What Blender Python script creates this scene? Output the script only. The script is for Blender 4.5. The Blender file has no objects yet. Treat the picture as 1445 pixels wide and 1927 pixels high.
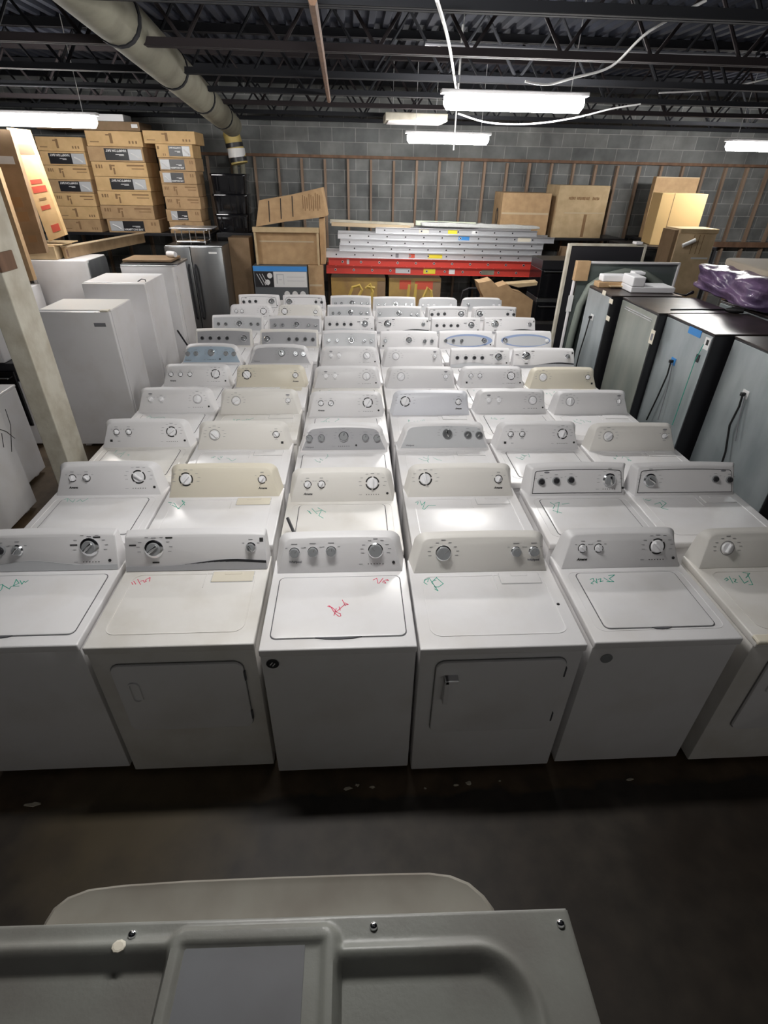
import bpy, bmesh, math, random
from mathutils import Vector, Matrix, Euler
random.seed(7)
S = bpy.context.scene
COL = S.collection
PI = math.pi
R = math.radians

# ------------------------------------------------------------------ camera
FPX, PITCH, YAW, ROLL = 982.2, 0.57491, -0.06555, -0.0210
CAM = Vector((-0.1003, -1.5151, 2.596))
c_, s_ = math.cos(YAW), math.sin(YAW)
r0 = Vector((c_, s_, 0)); fh = Vector((-s_, c_, 0)); zz = Vector((0, 0, 1))
FW = fh*math.cos(PITCH) - zz*math.sin(PITCH)
d0 = -(fh*math.sin(PITCH) + zz*math.cos(PITCH))
RT = r0*math.cos(ROLL) + d0*math.sin(ROLL)
DN = -r0*math.sin(ROLL) + d0*math.cos(ROLL)
cam = bpy.data.objects.new('camera', bpy.data.cameras.new('camera'))
COL.objects.link(cam)
cam.matrix_world = Matrix((( RT.x, -DN.x, -FW.x, CAM.x), (RT.y, -DN.y, -FW.y, CAM.y),
                           (RT.z, -DN.z, -FW.z, CAM.z), (0, 0, 0, 1)))
cam.data.sensor_fit = 'VERTICAL'; cam.data.sensor_height = 36
cam.data.lens = FPX*36/1927
cam.data.clip_start = 0.02; cam.data.clip_end = 100
S.camera = cam

def at(px, py, X=None, Y=None, Z=None):
    """world point seen at a pixel of the photograph on the plane X=, Y= or Z="""
    v = FW + RT*((px-722.5)/FPX) + DN*((py-963.5)/FPX)
    if X is not None: t = (X-CAM.x)/v.x
    elif Y is not None: t = (Y-CAM.y)/v.y
    else: t = (Z-CAM.z)/v.z
    return CAM + v*t

# ------------------------------------------------------------------ world and exposure
w = bpy.data.worlds.new('world'); S.world = w; w.use_nodes = True
w.node_tree.nodes['Background'].inputs[0].default_value = (1.0, 0.97, 0.93, 1)
w.node_tree.nodes['Background'].inputs[1].default_value = 0.046
S.view_settings.view_transform = 'Standard'; S.view_settings.look = 'None'
S.view_settings.exposure = 2.08; S.view_settings.gamma = 1.0
S.view_settings.use_curve_mapping = False
LAMP = 21.0          # strength of every fluorescent tube

# ------------------------------------------------------------------ materials
MATS = {}
def mat(name, col, rough=.5, metal=0.0, emit=0.0, spec=.5, noise=None, bump=None, coat=0.0, trans=0.0, alpha=1.0):
    if name in MATS: return MATS[name]
    m = bpy.data.materials.new(name); m.use_nodes = True
    nt = m.node_tree; b = nt.nodes['Principled BSDF']
    b.inputs['Base Color'].default_value = (*col, 1); b.inputs['Roughness'].default_value = rough
    b.inputs['Metallic'].default_value = metal; b.inputs['Specular IOR Level'].default_value = spec
    b.inputs['Coat Weight'].default_value = coat; b.inputs['Transmission Weight'].default_value = trans
    b.inputs['Alpha'].default_value = alpha
    if emit:
        b.inputs['Emission Color'].default_value = (1.0, .98, .95, 1); b.inputs['Emission Strength'].default_value = emit
    if noise:   # (scale, second colour, lo, hi[, stretch])
        tc = nt.nodes.new('ShaderNodeTexCoord'); n = nt.nodes.new('ShaderNodeTexNoise')
        n.inputs['Scale'].default_value = noise[0]; n.inputs['Detail'].default_value = 6
        mp = nt.nodes.new('ShaderNodeMapping')
        if len(noise) > 4: mp.inputs['Scale'].default_value = noise[4]
        nt.links.new(tc.outputs['Object'], mp.inputs[0]); nt.links.new(mp.outputs[0], n.inputs['Vector'])
        r = nt.nodes.new('ShaderNodeValToRGB'); r.color_ramp.elements[0].position = noise[2]; r.color_ramp.elements[1].position = noise[3]
        r.color_ramp.elements[0].color = (*noise[1], 1); r.color_ramp.elements[1].color = (*col, 1)
        nt.links.new(n.outputs['Fac'], r.inputs[0]); nt.links.new(r.outputs[0], b.inputs['Base Color'])
    if bump:    # (scale, strength)
        tc = nt.nodes.new('ShaderNodeTexCoord'); n = nt.nodes.new('ShaderNodeTexNoise'); n.inputs['Scale'].default_value = bump[0]
        n.inputs['Detail'].default_value = 4
        bp = nt.nodes.new('ShaderNodeBump'); bp.inputs['Strength'].default_value = bump[1]; bp.inputs['Distance'].default_value = .01
        nt.links.new(tc.outputs['Object'], n.inputs['Vector']); nt.links.new(n.outputs['Fac'], bp.inputs['Height']); nt.links.new(bp.outputs[0], b.inputs['Normal'])
    MATS[name] = m
    return m

M_white = mat('enamel white', (.82, .81, .82), .28, noise=(3.0, (.76, .74, .73), .30, .52))
M_white2 = mat('enamel warm white', (.78, .76, .73), .3, noise=(4.0, (.68, .65, .60), .30, .55))
M_plast = mat('white plastic', (.76, .75, .76), .42)
M_cream = mat('yellowed plastic', (.74, .69, .575), .45)
M_cream2 = mat('slightly yellowed plastic', (.76, .738, .70), .45)
M_bluish = mat('cool white plastic', (.72, .73, .78), .4)
M_grey = mat('grey console panel', (.40, .40, .42), .35)
M_lgrey = mat('pale grey console panel', (.55, .56, .58), .35)
M_blue = mat('blue grey console panel', (.42, .52, .62), .35)
M_blueline = mat('blue swoosh print', (.30, .38, .58), .4)
M_knob = mat('grey knob plastic', (.27, .28, .29), .35)
M_knobw = mat('white knob plastic', (.86, .86, .88), .35)
M_chrome = mat('chrome', (.75, .76, .78), .15, 1.0)
M_steelb = mat('brushed steel', (.34, .35, .36), .32, .9, noise=(6, (.26, .27, .28), .3, .7, (1, 1, .1)))
M_galv = mat('galvanised steel', (.54, .59, .61), .38, .55, noise=(3, (.38, .43, .45), .35, .65, (1, 1.5, .5)), bump=(3, .35))
M_dark = mat('dark plastic', (.02, .02, .024), .4)
M_black = mat('black', (.008, .008, .009), .5)
M_gloss = mat('black glass', (.008, .008, .010), .08)
M_print = mat('grey print', (.22, .22, .24), .6)
M_printk = mat('black print', (.02, .02, .02), .6)
M_gap = mat('shadow gap rubber', (.10, .10, .11), .8)
M_gap2 = mat('pale seam', (.55, .55, .56), .6)
M_gap3 = mat('grey door seam', (.22, .22, .22), .7)
M_green = mat('green marker ink', (.03, .42, .30), .6)
M_greenp = mat('faded green marker ink', (.32, .58, .50), .6)
M_red = mat('red marker ink', (.75, .04, .12), .6)
M_card = mat('cardboard', (.55, .365, .20), .85, noise=(9, (.46, .30, .16), .35, .65))
M_cardd = mat('dull cardboard', (.30, .20, .12), .85, noise=(7, (.24, .16, .09), .35, .65))
M_cardy = mat('yellow cardboard', (.74, .50, .25), .8, noise=(8, (.64, .42, .20), .35, .65))
M_cardp = mat('pale cardboard', (.62, .47, .28), .8, noise=(8, (.52, .38, .22), .35, .65))
M_brownp = mat('brown print', (.28, .165, .08), .8)
M_tape = mat('clear packing tape', (.62, .50, .34), .15)
M_wood = mat('old timber', (.23, .13, .08), .8, noise=(12, (.14, .08, .05), .3, .7, (1, 1, .15)))
M_stud = mat('stud timber', (.36, .26, .19), .8, noise=(9, (.24, .16, .11), .3, .7, (1, 1, .15)))
M_woodl = mat('pale timber', (.62, .50, .34), .7, noise=(10, (.50, .38, .25), .3, .7, (.15, 1, 1)))
M_paintw = mat('old cream paint', (.62, .59, .50), .6, noise=(7, (.48, .44, .35), .32, .6), bump=(20, .3))
M_alu = mat('aluminium', (.74, .75, .78), .32, .6)
M_redf = mat('red fibreglass', (.58, .06, .045), .4)
M_yel = mat('yellow sticker', (.80, .68, .05), .5)
M_stick = mat('white sticker', (.80, .80, .80), .5)
M_bluest = mat('blue print', (.05, .25, .62), .5)
M_foam = mat('white foam', (.88, .88, .90), .7)
M_purple = mat('purple plastic wrap', (.22, .14, .26), .34, noise=(5, (.12, .08, .17), .35, .6), bump=(22, 1.0), coat=.25)
M_mag = mat('pink plastic wrap', (.42, .24, .32), .25, bump=(10, .8), coat=.4)
M_beige = mat('beige cover', (.50, .43, .34), .8)
M_tubew = mat('lit tube', (1, 1, 1), .5, emit=LAMP)
M_iron = mat('dark painted steel', (.012, .013, .017), .9)
M_ironr = mat('rusty painted steel', (.026, .020, .022), .9)
M_pipe = mat('insulated pipe wrap', (.27, .26, .20), .8, noise=(4, (.19, .18, .14), .3, .6), bump=(8, .4))
M_wire = mat('white cable', (.75, .75, .75), .5)
M_plgrey = mat('grey moulded plastic', (.21, .215, .195), .38, noise=(5, (.165, .16, .145), .35, .65), bump=(90, .06))
M_plgrey2 = mat('blue grey panel insert', (.15, .155, .165), .42, noise=(4, (.12, .12, .125), .35, .65))
M_hose = mat('grey green rubber gasket', (.22, .25, .22), .45)
M_glass = mat('clear sheet glass', (.72, .78, .76), .05, trans=.9)
M_signal = mat('red print on carton', (.62, .10, .06), .7)
M_wrapy = mat('yellow brown wrapped carton', (.46, .31, .10), .3, noise=(3, (.30, .18, .09), .35, .6), coat=.4)  # golden tint stands in for a soft glow on the wrap
M_yelglare = mat('yellow spray paint', (.62, .45, .11), .5)  # glare on the wrapped cartons, put in as coloured strokes

# ------------------------------------------------------------------ helpers
def link(o): COL.objects.link(o); return o
def thing(name, label, cat, loc=(0, 0, 0), rz=0.0, group=None):
    o = link(bpy.data.objects.new(name, None)); o.location = loc; o.rotation_euler = (0, 0, rz)
    o.empty_display_size = .1
    o['label'] = label; o['category'] = cat
    if group: o['group'] = group
    return o
def tag(o, label, cat, group=None, kind=None):
    o['label'] = label; o['category'] = cat
    if group: o['group'] = group
    if kind: o['kind'] = kind
    return o
def mesh(name, bm, mats, smooth=False):
    me = bpy.data.meshes.new(name); bmesh.ops.recalc_face_normals(bm, faces=bm.faces[:]); bm.to_mesh(me); bm.free()
    for m in (mats if isinstance(mats, (list, tuple)) else [mats]): me.materials.append(m)
    if smooth:
        for p in me.polygons: p.use_smooth = True
        try: me.set_sharp_from_angle(angle=R(38))
        except Exception: pass
    return me
def obj(name, bm, mats, parent=None, loc=(0, 0, 0), rot=(0, 0, 0), smooth=False):
    me = bm if isinstance(bm, bpy.types.Mesh) else mesh(name, bm, mats, smooth)
    o = link(bpy.data.objects.new(name, me)); o.parent = parent
    o.location = loc; o.rotation_euler = rot
    return o
def struct(name, bm, mats, **k):
    o = obj(name, bm, mats, **k); o['kind'] = 'structure'; return o
def nb(): return bmesh.new()
def box(bm, c, s, bev=0.0, mi=0, M=None, seg=2):
    T = Matrix.Translation(c) @ Matrix.Diagonal((*s, 1))
    if M is not None: T = M @ T
    r = bmesh.ops.create_cube(bm, size=1, matrix=T)
    fs = set(f for v in r['verts'] for f in v.link_faces)
    if bev > 0:
        es = list(set(e for v in r['verts'] for e in v.link_edges))
        rr = bmesh.ops.bevel(bm, geom=es, offset=bev, segments=seg, affect='EDGES', profile=.5)
        fs = set(f for v in rr['verts'] for f in v.link_faces) | set(f for f in fs if f.is_valid)
    for f in fs:
        if f.is_valid: f.material_index = mi
    return bm
def bx(bm, x0, x1, y0, y1, z0, z1, bev=0.0, mi=0, M=None):
    return box(bm, ((x0+x1)/2, (y0+y1)/2, (z0+z1)/2), (abs(x1-x0), abs(y1-y0), abs(z1-z0)), bev, mi, M)
def rrect(w, h, r, n=5, cx=0, cy=0):
    p = []
    for (sx, sy, a) in ((1, -1, -90), (1, 1, 0), (-1, 1, 90), (-1, -1, 180)):
        for k in range(n+1):
            t = R(a + 90*k/n)
            p.append((cx+sx*(w/2-r)+r*math.cos(t), cy+sy*(h/2-r)+r*math.sin(t)))
    return p
def loft(bm, rings, mi=0, capa=True, capb=True, M=None):
    vs = []
    for ring in rings:
        vs.append([bm.verts.new((M @ Vector(p)) if M is not None else p) for p in ring])
    fs = []
    for a, b in zip(vs, vs[1:]):
        n = len(a)
        for i in range(n): fs.append(bm.faces.new((a[i], a[(i+1) % n], b[(i+1) % n], b[i])))
    if capa: fs.append(bm.faces.new(list(reversed(vs[0]))))
    if capb: fs.append(bm.faces.new(vs[-1]))
    for f in fs: f.material_index = mi
    return fs
def prism(bm, pts, z0, z1, mi=0, bev=0.0, M=None):
    if bev > 0:
        cx = sum(p[0] for p in pts)/len(pts); cy = sum(p[1] for p in pts)/len(pts)
        w_ = max(abs(p[0]-cx) for p in pts); h_ = max(abs(p[1]-cy) for p in pts)
        ins = [(cx+(p[0]-cx)*(1-bev/w_), cy+(p[1]-cy)*(1-bev/h_)) for p in pts]
        loft(bm, [[(x, y, z0) for x, y in pts], [(x, y, z1-bev) for x, y in pts],
                  [(x*.7+a*.3, y*.7+b*.3, z1-bev*.3) for (x, y), (a, b) in zip(pts, ins)], [(x, y, z1) for x, y in ins]], mi, M=M)
    else: loft(bm, [[(x, y, z0) for x, y in pts], [(x, y, z1) for x, y in pts]], mi, M=M)
    return bm
def ringstrip(bm, outer, inner, z0, z1, mi=0, M=None):
    n = len(outer)
    def V(p): return bm.verts.new((M @ Vector(p)) if M is not None else p)
    a = [V((*p, z1)) for p in outer]; b = [V((*p, z1)) for p in inner]
    c = [V((*p, z0)) for p in outer]; d = [V((*p, z0)) for p in inner]
    for i in range(n):
        j = (i+1) % n
        for q in ((a[i], a[j], b[j], b[i]), (c[i], c[j], a[j], a[i]), (b[i], b[j], d[j], d[i])):
            bm.faces.new(q).material_index = mi
def lathe(bm, prof, n=24, mi=0, M=None):
    rings = [[(r*math.cos(2*PI*k/n), r*math.sin(2*PI*k/n), z) for k in range(n)] for r, z in prof]
    return loft(bm, rings, mi, M=M)
def tube(bm, pts, r, n=8, mi=0, cap=True):
    pts = [Vector(p) for p in pts]; rings = []
    up = Vector((0, 0, 1)); prev = None
    for i, p in enumerate(pts):
        d = (pts[min(i+1, len(pts)-1)] - pts[max(i-1, 0)]).normalized()
        if prev is None:
            a = d.cross(up)
            if a.length < .1: a = d.cross(Vector((1, 0, 0)))
        else: a = prev - d*prev.dot(d)
        a.normalize(); prev = a; b = d.cross(a)
        rr = r[i] if isinstance(r, (list, tuple)) else r
        rings.append([tuple(p + (a*math.cos(2*PI*k/n) + b*math.sin(2*PI*k/n))*rr) for k in range(n)])
    loft(bm, rings, mi, cap, cap)
    return bm
def ribbon(bm, pts, wd, th=.0008, mi=0):
    """flat ink stroke in the local XY plane, lying at each point's z"""
    for a, b in zip(pts, pts[1:]):
        a, b = Vector(a), Vector(b); d = b-a
        L = math.hypot(d.x, d.y)
        if L < 1e-6: continue
        Mx = Matrix.Translation((a+b)/2) @ Matrix.Rotation(math.atan2(d.y, d.x), 4, 'Z')
        box(bm, (0, 0, th/2), (L+wd*.7, wd, th), 0, mi, Mx)
def lerp(a, b, t): return a+(b-a)*t
TXT = {}
def text_mesh(s, size, m, bold=0.0, shear=0.0):
    k = (s, size, m.name, bold, shear)
    if k in TXT: return TXT[k]
    cu = bpy.data.curves.new('lettering', 'FONT'); cu.body = s; cu.size = size; cu.extrude = .0006; cu.offset = bold; cu.shear = shear
    cu.align_x = 'CENTER'; cu.align_y = 'CENTER'; cu.resolution_u = 2
    o = link(bpy.data.objects.new('tmp', cu)); bpy.context.view_layer.update()
    me = bpy.data.meshes.new_from_object(o.evaluated_get(bpy.context.evaluated_depsgraph_get()))
    bpy.data.objects.remove(o); me.materials.clear(); me.materials.append(m); me.name = 'lettering'
    TXT[k] = me
    return me
def text(name, s, size, m, parent, loc, rot, bold=0.0, shear=0.0):
    return obj(name, text_mesh(s, size, m, bold, shear), None, parent, loc, rot)

# ------------------------------------------------------------------ room shell
XL, XR, YB, YW, ZC = -6.6, 9.5, -4.6, 9.6, 3.85
def floor_material():
    m = bpy.data.materials.new('stained concrete floor'); m.use_nodes = True; nt = m.node_tree; b = nt.nodes['Principled BSDF']
    N = nt.nodes.new; L = nt.links.new
    tc = N('ShaderNodeTexCoord')
    def noise(sc, lo, hi, c0, c1, det=8):
        n = N('ShaderNodeTexNoise'); n.inputs['Scale'].default_value = sc; n.inputs['Detail'].default_value = det
        L(tc.outputs['Object'], n.inputs['Vector']); r = N('ShaderNodeValToRGB')
        r.color_ramp.elements[0].position = lo; r.color_ramp.elements[1].position = hi
        r.color_ramp.elements[0].color = (*c0, 1); r.color_ramp.elements[1].color = (*c1, 1); L(n.outputs['Fac'], r.inputs[0]); return r, n
    base, n1 = noise(1.3, .32, .68, (.026, .017, .011), (.054, .044, .034))
    fine, _ = noise(9, .3, .7, (.55, .55, .55), (1, 1, 1))
    mx = N('ShaderNodeMix'); mx.data_type = 'RGBA'; mx.blend_type = 'MULTIPLY'; mx.inputs[0].default_value = 1
    L(base.outputs[0], mx.inputs[6]); L(fine.outputs[0], mx.inputs[7])
    # old worn strip of bare brown concrete just ahead of the machines, ragged edge
    sx = N('ShaderNodeSeparateXYZ'); L(tc.outputs['Object'], sx.inputs[0])
    nz = N('ShaderNodeTexNoise'); nz.inputs['Scale'].default_value = 4; nz.inputs['Detail'].default_value = 6; L(tc.outputs['Object'], nz.inputs['Vector'])
    ad = N('ShaderNodeMath'); ad.operation = 'MULTIPLY_ADD'; ad.inputs[1].default_value = .16; L(nz.outputs['Fac'], ad.inputs[0]); L(sx.outputs['Y'], ad.inputs[2])
    mr = N('ShaderNodeMapRange'); mr.inputs['From Min'].default_value = -.035; mr.inputs['From Max'].default_value = -.005; L(ad.outputs[0], mr.inputs['Value'])
    m2 = N('ShaderNodeMix'); m2.data_type = 'RGBA'; L(mr.outputs[0], m2.inputs[0]); L(mx.outputs[2], m2.inputs[6])
    br, _ = noise(6, .35, .7, (.055, .036, .018), (.125, .082, .045)); L(br.outputs[0], m2.inputs[7])
    # yellowish patch
    vm = N('ShaderNodeVectorMath'); vm.operation = 'DISTANCE'; vm.inputs[1].default_value = (-1.15, -.15, 0); L(tc.outputs['Object'], vm.inputs[0])
    sc = N('ShaderNodeMath'); sc.operation = 'MULTIPLY_ADD'; sc.inputs[1].default_value = .7; L(nz.outputs['Fac'], sc.inputs[0]); L(vm.outputs['Value'], sc.inputs[2])
    mr2 = N('ShaderNodeMapRange'); mr2.inputs['From Min'].default_value = .95; mr2.inputs['From Max'].default_value = .55; mr2.inputs['To Max'].default_value = .55; L(sc.outputs[0], mr2.inputs['Value'])
    m3 = N('ShaderNodeMix'); m3.data_type = 'RGBA'; L(mr2.outputs[0], m3.inputs[0]); L(m2.outputs[2], m3.inputs[6]); m3.inputs[7].default_value = (.11, .083, .042, 1)
    L(m3.outputs[2], b.inputs['Base Color'])
    ro = N('ShaderNodeMapRange'); ro.inputs['To Min'].default_value = .38; ro.inputs['To Max'].default_value = .75; L(n1.outputs['Fac'], ro.inputs['Value']); L(ro.outputs[0], b.inputs['Roughness'])
    bp = N('ShaderNodeBump'); bp.inputs['Strength'].default_value = .35; bp.inputs['Distance'].default_value = .01; L(n1.outputs['Fac'], bp.inputs['Height']); L(bp.outputs[0], b.inputs['Normal'])
    return m
bm = nb(); bx(bm, XL-.2, XR+.2, YB-.2, YW+.2, -.1, 0); struct('floor', bm, floor_material())
def block_material():
    m = bpy.data.materials.new('concrete block wall'); m.use_nodes = True; nt = m.node_tree; b = nt.nodes['Principled BSDF']
    N = nt.nodes.new; L = nt.links.new
    tc = N('ShaderNodeTexCoord'); sp = N('ShaderNodeSeparateXYZ'); cb = N('ShaderNodeCombineXYZ')
    L(tc.outputs['Object'], sp.inputs[0]); L(sp.outputs['X'], cb.inputs['X']); L(sp.outputs['Z'], cb.inputs['Y'])
    bk = N('ShaderNodeTexBrick'); bk.inputs['Scale'].default_value = 1; bk.inputs['Brick Width'].default_value = .406; bk.inputs['Row Height'].default_value = .203
    bk.inputs['Mortar Size'].default_value = .007; bk.inputs['Color1'].default_value = (.15, .158, .158, 1); bk.inputs['Color2'].default_value = (.22, .225, .22, 1)
    bk.inputs['Mortar'].default_value = (.33, .33, .32, 1); bk.inputs['Mortar Smooth'].default_value = .3; L(cb.outputs[0], bk.inputs['Vector'])
    n = N('ShaderNodeTexNoise'); n.inputs['Scale'].default_value = 2.5; n.inputs['Detail'].default_value = 8; L(tc.outputs['Object'], n.inputs['Vector'])
    r = N('ShaderNodeMapRange'); r.inputs['From Min'].default_value = .3; r.inputs['From Max'].default_value = .7; r.inputs['To Min'].default_value = .6; r.inputs['To Max'].default_value = 1.25; L(n.outputs['Fac'], r.inputs['Value'])
    mx = N('ShaderNodeMix'); mx.data_type = 'RGBA'; mx.blend_type = 'MULTIPLY'; mx.inputs[0].default_value = 1; L(bk.outputs['Color'], mx.inputs[6]); L(r.outputs[0], mx.inputs[7])
    L(mx.outputs[2], b.inputs['Base Color']); b.inputs['Roughness'].default_value = .9
    bp = N('ShaderNodeBump'); bp.inputs['Strength'].default_value = .5; bp.inputs['Distance'].default_value = .008; L(bk.outputs['Fac'], bp.inputs['Height']); bp.invert = True; L(bp.outputs[0], b.inputs['Normal'])
    return m
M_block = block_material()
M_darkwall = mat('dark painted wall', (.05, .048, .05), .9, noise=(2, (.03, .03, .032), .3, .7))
bm = nb(); bx(bm, XL-.2, XR+.2, YW, YW+.2, 0, ZC+.2); struct('wall_back', bm, M_block)
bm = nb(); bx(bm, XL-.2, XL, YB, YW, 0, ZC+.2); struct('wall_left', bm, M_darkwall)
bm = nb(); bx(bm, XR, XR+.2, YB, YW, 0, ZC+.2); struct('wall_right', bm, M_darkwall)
# front wall left out so the dim world light can fill the machine fronts
# corrugated roof deck: trapezoid ribs running along Y
bm = nb(); n = 0; prof = []
x = XL-.2
while x < XR+.2:
    prof += [(x, ZC), (x+.06, ZC), (x+.075, ZC+.035), (x+.135, ZC+.035)]; x += .15
vs0 = [bm.verts.new((px_, YB-.2, pz)) for px_, pz in prof]; vs1 = [bm.verts.new((px_, YW+.2, pz)) for px_, pz in prof]
for i in range(len(prof)-1): bm.faces.new((vs0[i], vs0[i+1], vs1[i+1], vs1[i]))
bx(bm, XL-.2, XR+.2, YB-.2, YW+.2, ZC+.05, ZC+.15)
struct('ceiling', bm, mat('dark roof deck', (.022, .027, .045), .95, noise=(1.2, (.010, .012, .020), .3, .7)))
# timber studs against the block wall
tn = 1
x = -6.45
while x < 9.3:
    xx = x + .268 - (-.13) - .0; sx_ = round((xx-.268)/.406)*.406+.268
    x += .406
    zt_ = 2.80 + random.uniform(-.01, .01)
    bm = nb(); wd = random.uniform(.034, .046); bx(bm, sx_-wd/2, sx_+wd/2, YW-.075, YW-.002, 0.04, zt_)
    struct('trim_%d' % tn, bm, M_stud); tn += 1
bm = nb(); bx(bm, XL+.02, XR-.02, YW-.08, YW-.002, 2.812, 2.855); struct('trim_%d' % tn, bm, M_wood); tn += 1
bm = nb(); bx(bm, 5.2, XR-.02, YW-.125, YW-.08, 1.51, 1.60); struct('trim_%d' % tn, bm, M_wood); tn += 1
bm = nb(); bx(bm, XL+.02, XR-.02, YW-.08, YW-.002, 0.0, .036); struct('trim_%d' % tn, bm, M_wood); tn += 1

# open web steel joists (building frame)
ys = [-3.9, -2.7, -1.5, -.3, .9, 2.1, 3.3, 4.5, 5.7, 6.9, 8.1, 9.2]
for i, y in enumerate(ys):
    bm = nb(); zb_, zt_ = 3.30, 3.78
    for dy in (-.028, .028):
        bx(bm, XL+.01, XR-.01, y+dy-.02, y+dy+.02, zb_, zb_+.008)
        bx(bm, XL+.01, XR-.01, y+dy-.004+(.014 if dy > 0 else -.014), y+dy+.004+(.014 if dy > 0 else -.014), zb_, zb_+.045)
        bx(bm, XL+.01, XR-.01, y+dy-.02, y+dy+.02, zt_-.008, zt_+.06)
    x = XL+.1; up_ = True
    while x < XR-.5:
        a = (x, y, zb_+.02 if up_ else zt_-.02); b = (x+.33, y, zt_-.02 if up_ else zb_+.02)
        tube(bm, [a, b], .013, 6); x += .33; up_ = not up_
    struct('trim_%d' % tn, bm, M_iron if i % 3 else M_ironr); tn += 1

# ------------------------------------------------------------------ fluorescent lights
def fluoro(cx, y, z, L, label, tilt=0.0, rod=True, rx=None):
    t = thing('fluorescent_light', label, 'ceiling light', (cx, y, z), tilt, 'fluorescent lights under the roof')
    bm = nb(); bx(bm, -L/2, L/2, -.05, .05, .055, .085, .006); obj('housing', bm, M_plast, t)
    bm = nb()
    pts = [(math.cos(a)*.062, math.sin(a)*.052) for a in [R(180+18*k) for k in range(11)]] + [(.05, .052), (-.05, .052)]
    loft(bm, [[(-L/2+.03, p[0]*.6, p[1]*.6+.01) for p in pts], [(-L/2+.055, p[0], p[1]) for p in pts], [(L/2-.055, p[0], p[1]) for p in pts], [(L/2-.03, p[0]*.6, p[1]*.6+.01) for p in pts]])
    obj('diffuser', bm, M_tubew, t, smooth=True)
    for s in (-1, 1):
        bm = nb(); tube(bm, [(s*L*.38, 0, .08), (s*L*.38, 0, ZC-z)], .004, 6); obj('hanger', bm, M_wire, t)
    return t
c1 = at(967, 190, Z=3.12); fluoro(c1.x, c1.y, 3.10, 1.22, 'long bright fluorescent light in the middle, nearest and biggest lit tube', -.02)
c2 = at(843, 259, Z=3.02); fluoro(c2.x, c2.y, 3.00, 1.16, 'short lit fluorescent light in front of the block wall, behind the big central tube', 0)
c3 = at(185, 226, Z=3.02); fluoro(c3.x-.61, c3.y, 3.00, 1.22, 'lit fluorescent light at left, above the stacked cartons', .02)
c4 = at(1365, 272, Z=3.02); fluoro(c4.x+.61, c4.y, 3.00, 1.22, 'lit fluorescent light at the right edge, over the wrapped bundle', -.02)
fluoro(-.3, .55, 3.12, 1.22, 'fluorescent light over the front row of machines, above the picture')

# ------------------------------------------------------------------ washers and dryers
ZD = .925                     # deck height
FH = .178                     # slanted console face height
CY0, CZ0 = .49, ZD            # foot of the console face
n_v = Vector((0, .072, .163)).normalized(); n_n = Vector((1, 0, 0)).cross(n_v)
def face_m(u, v, d=0.0, rot=0.0):
    p = Vector((0, CY0, CZ0)) + Vector((1, 0, 0))*u + n_v*v + n_n*d
    Mx = Matrix(((1, n_v.x, n_n.x, p.x), (0, n_v.y, n_n.y, p.y), (0, n_v.z, n_n.z, p.z), (0, 0, 0, 1)))
    return Mx @ Matrix.Rotation(rot, 4, 'Z')
FROT = face_m(0, 0).to_euler()
def outline(hb, ht, h, r, arch=.0, v0=0.0, n=5):
    p = [(-hb, v0), (hb, v0)]
    for k in range(n+1):
        t = R(90*k/n); p.append((ht-r+r*math.cos(t), h-r+r*math.sin(t)))
    for k in range(1, 6):
        u = lerp(ht-r, -(ht-r), k/6); p.append((u, h + arch*(1-(u/ht)**2)*1.0))
    for k in range(n+1):
        t = R(90+90*k/n); p.append((-(ht-r)+r*math.cos(t), h-r+r*math.sin(t)))
    return p
CONS = {}
def console_mesh(W, shape, m):
    k = (W, shape, m.name)
    if k in CONS: return CONS[k]
    bm = nb()
    if shape == 'round': hb, ht, r, arch = W/2-.022, W/2-.058, .045, .004; bk = (W/2-.006, W/2-.028, .06)
    elif shape == 'arch': hb, ht, r, arch = W/2-.016, W/2-.060, .065, .012; bk = (W/2-.006, W/2-.045, .07)
    elif shape == 'line': hb, ht, r, arch = W/2-.030, W/2-.040, .018, .010; bk = (W/2-.004, W/2-.012, .02)
    else: hb, ht, r, arch = W/2-.006, W/2-.014, .010, .008; bk = (W/2-.004, W/2-.010, .012)
    def tof(u, v, d=0):
        q = Vector((0, CY0, CZ0)) + Vector((1, 0, 0))*u + n_v*v + n_n*d; return tuple(q)
    o1 = outline(hb-.004, ht-.006, FH-.006, max(r-.004, .004), arch, .004); o2 = outline(hb, ht, FH, r, arch)
    back = outline(bk[0], bk[1], .172, bk[2], arch)
    rings = [[(u, .603, ZD+v) for u, v in back],
             [tuple(Vector((bu, .603, ZD+bv))*.45+Vector(tof(u, v, -.006))*.55) for (u, v), (bu, bv) in zip(o2, back)],
             [tof(u, v, -.003) for u, v in o2], [tof(u, v, 0) for u, v in o1]]
    loft(bm, rings)
    CONS[k] = mesh('console', bm, m, True)
    return CONS[k]
KN = {}
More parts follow.
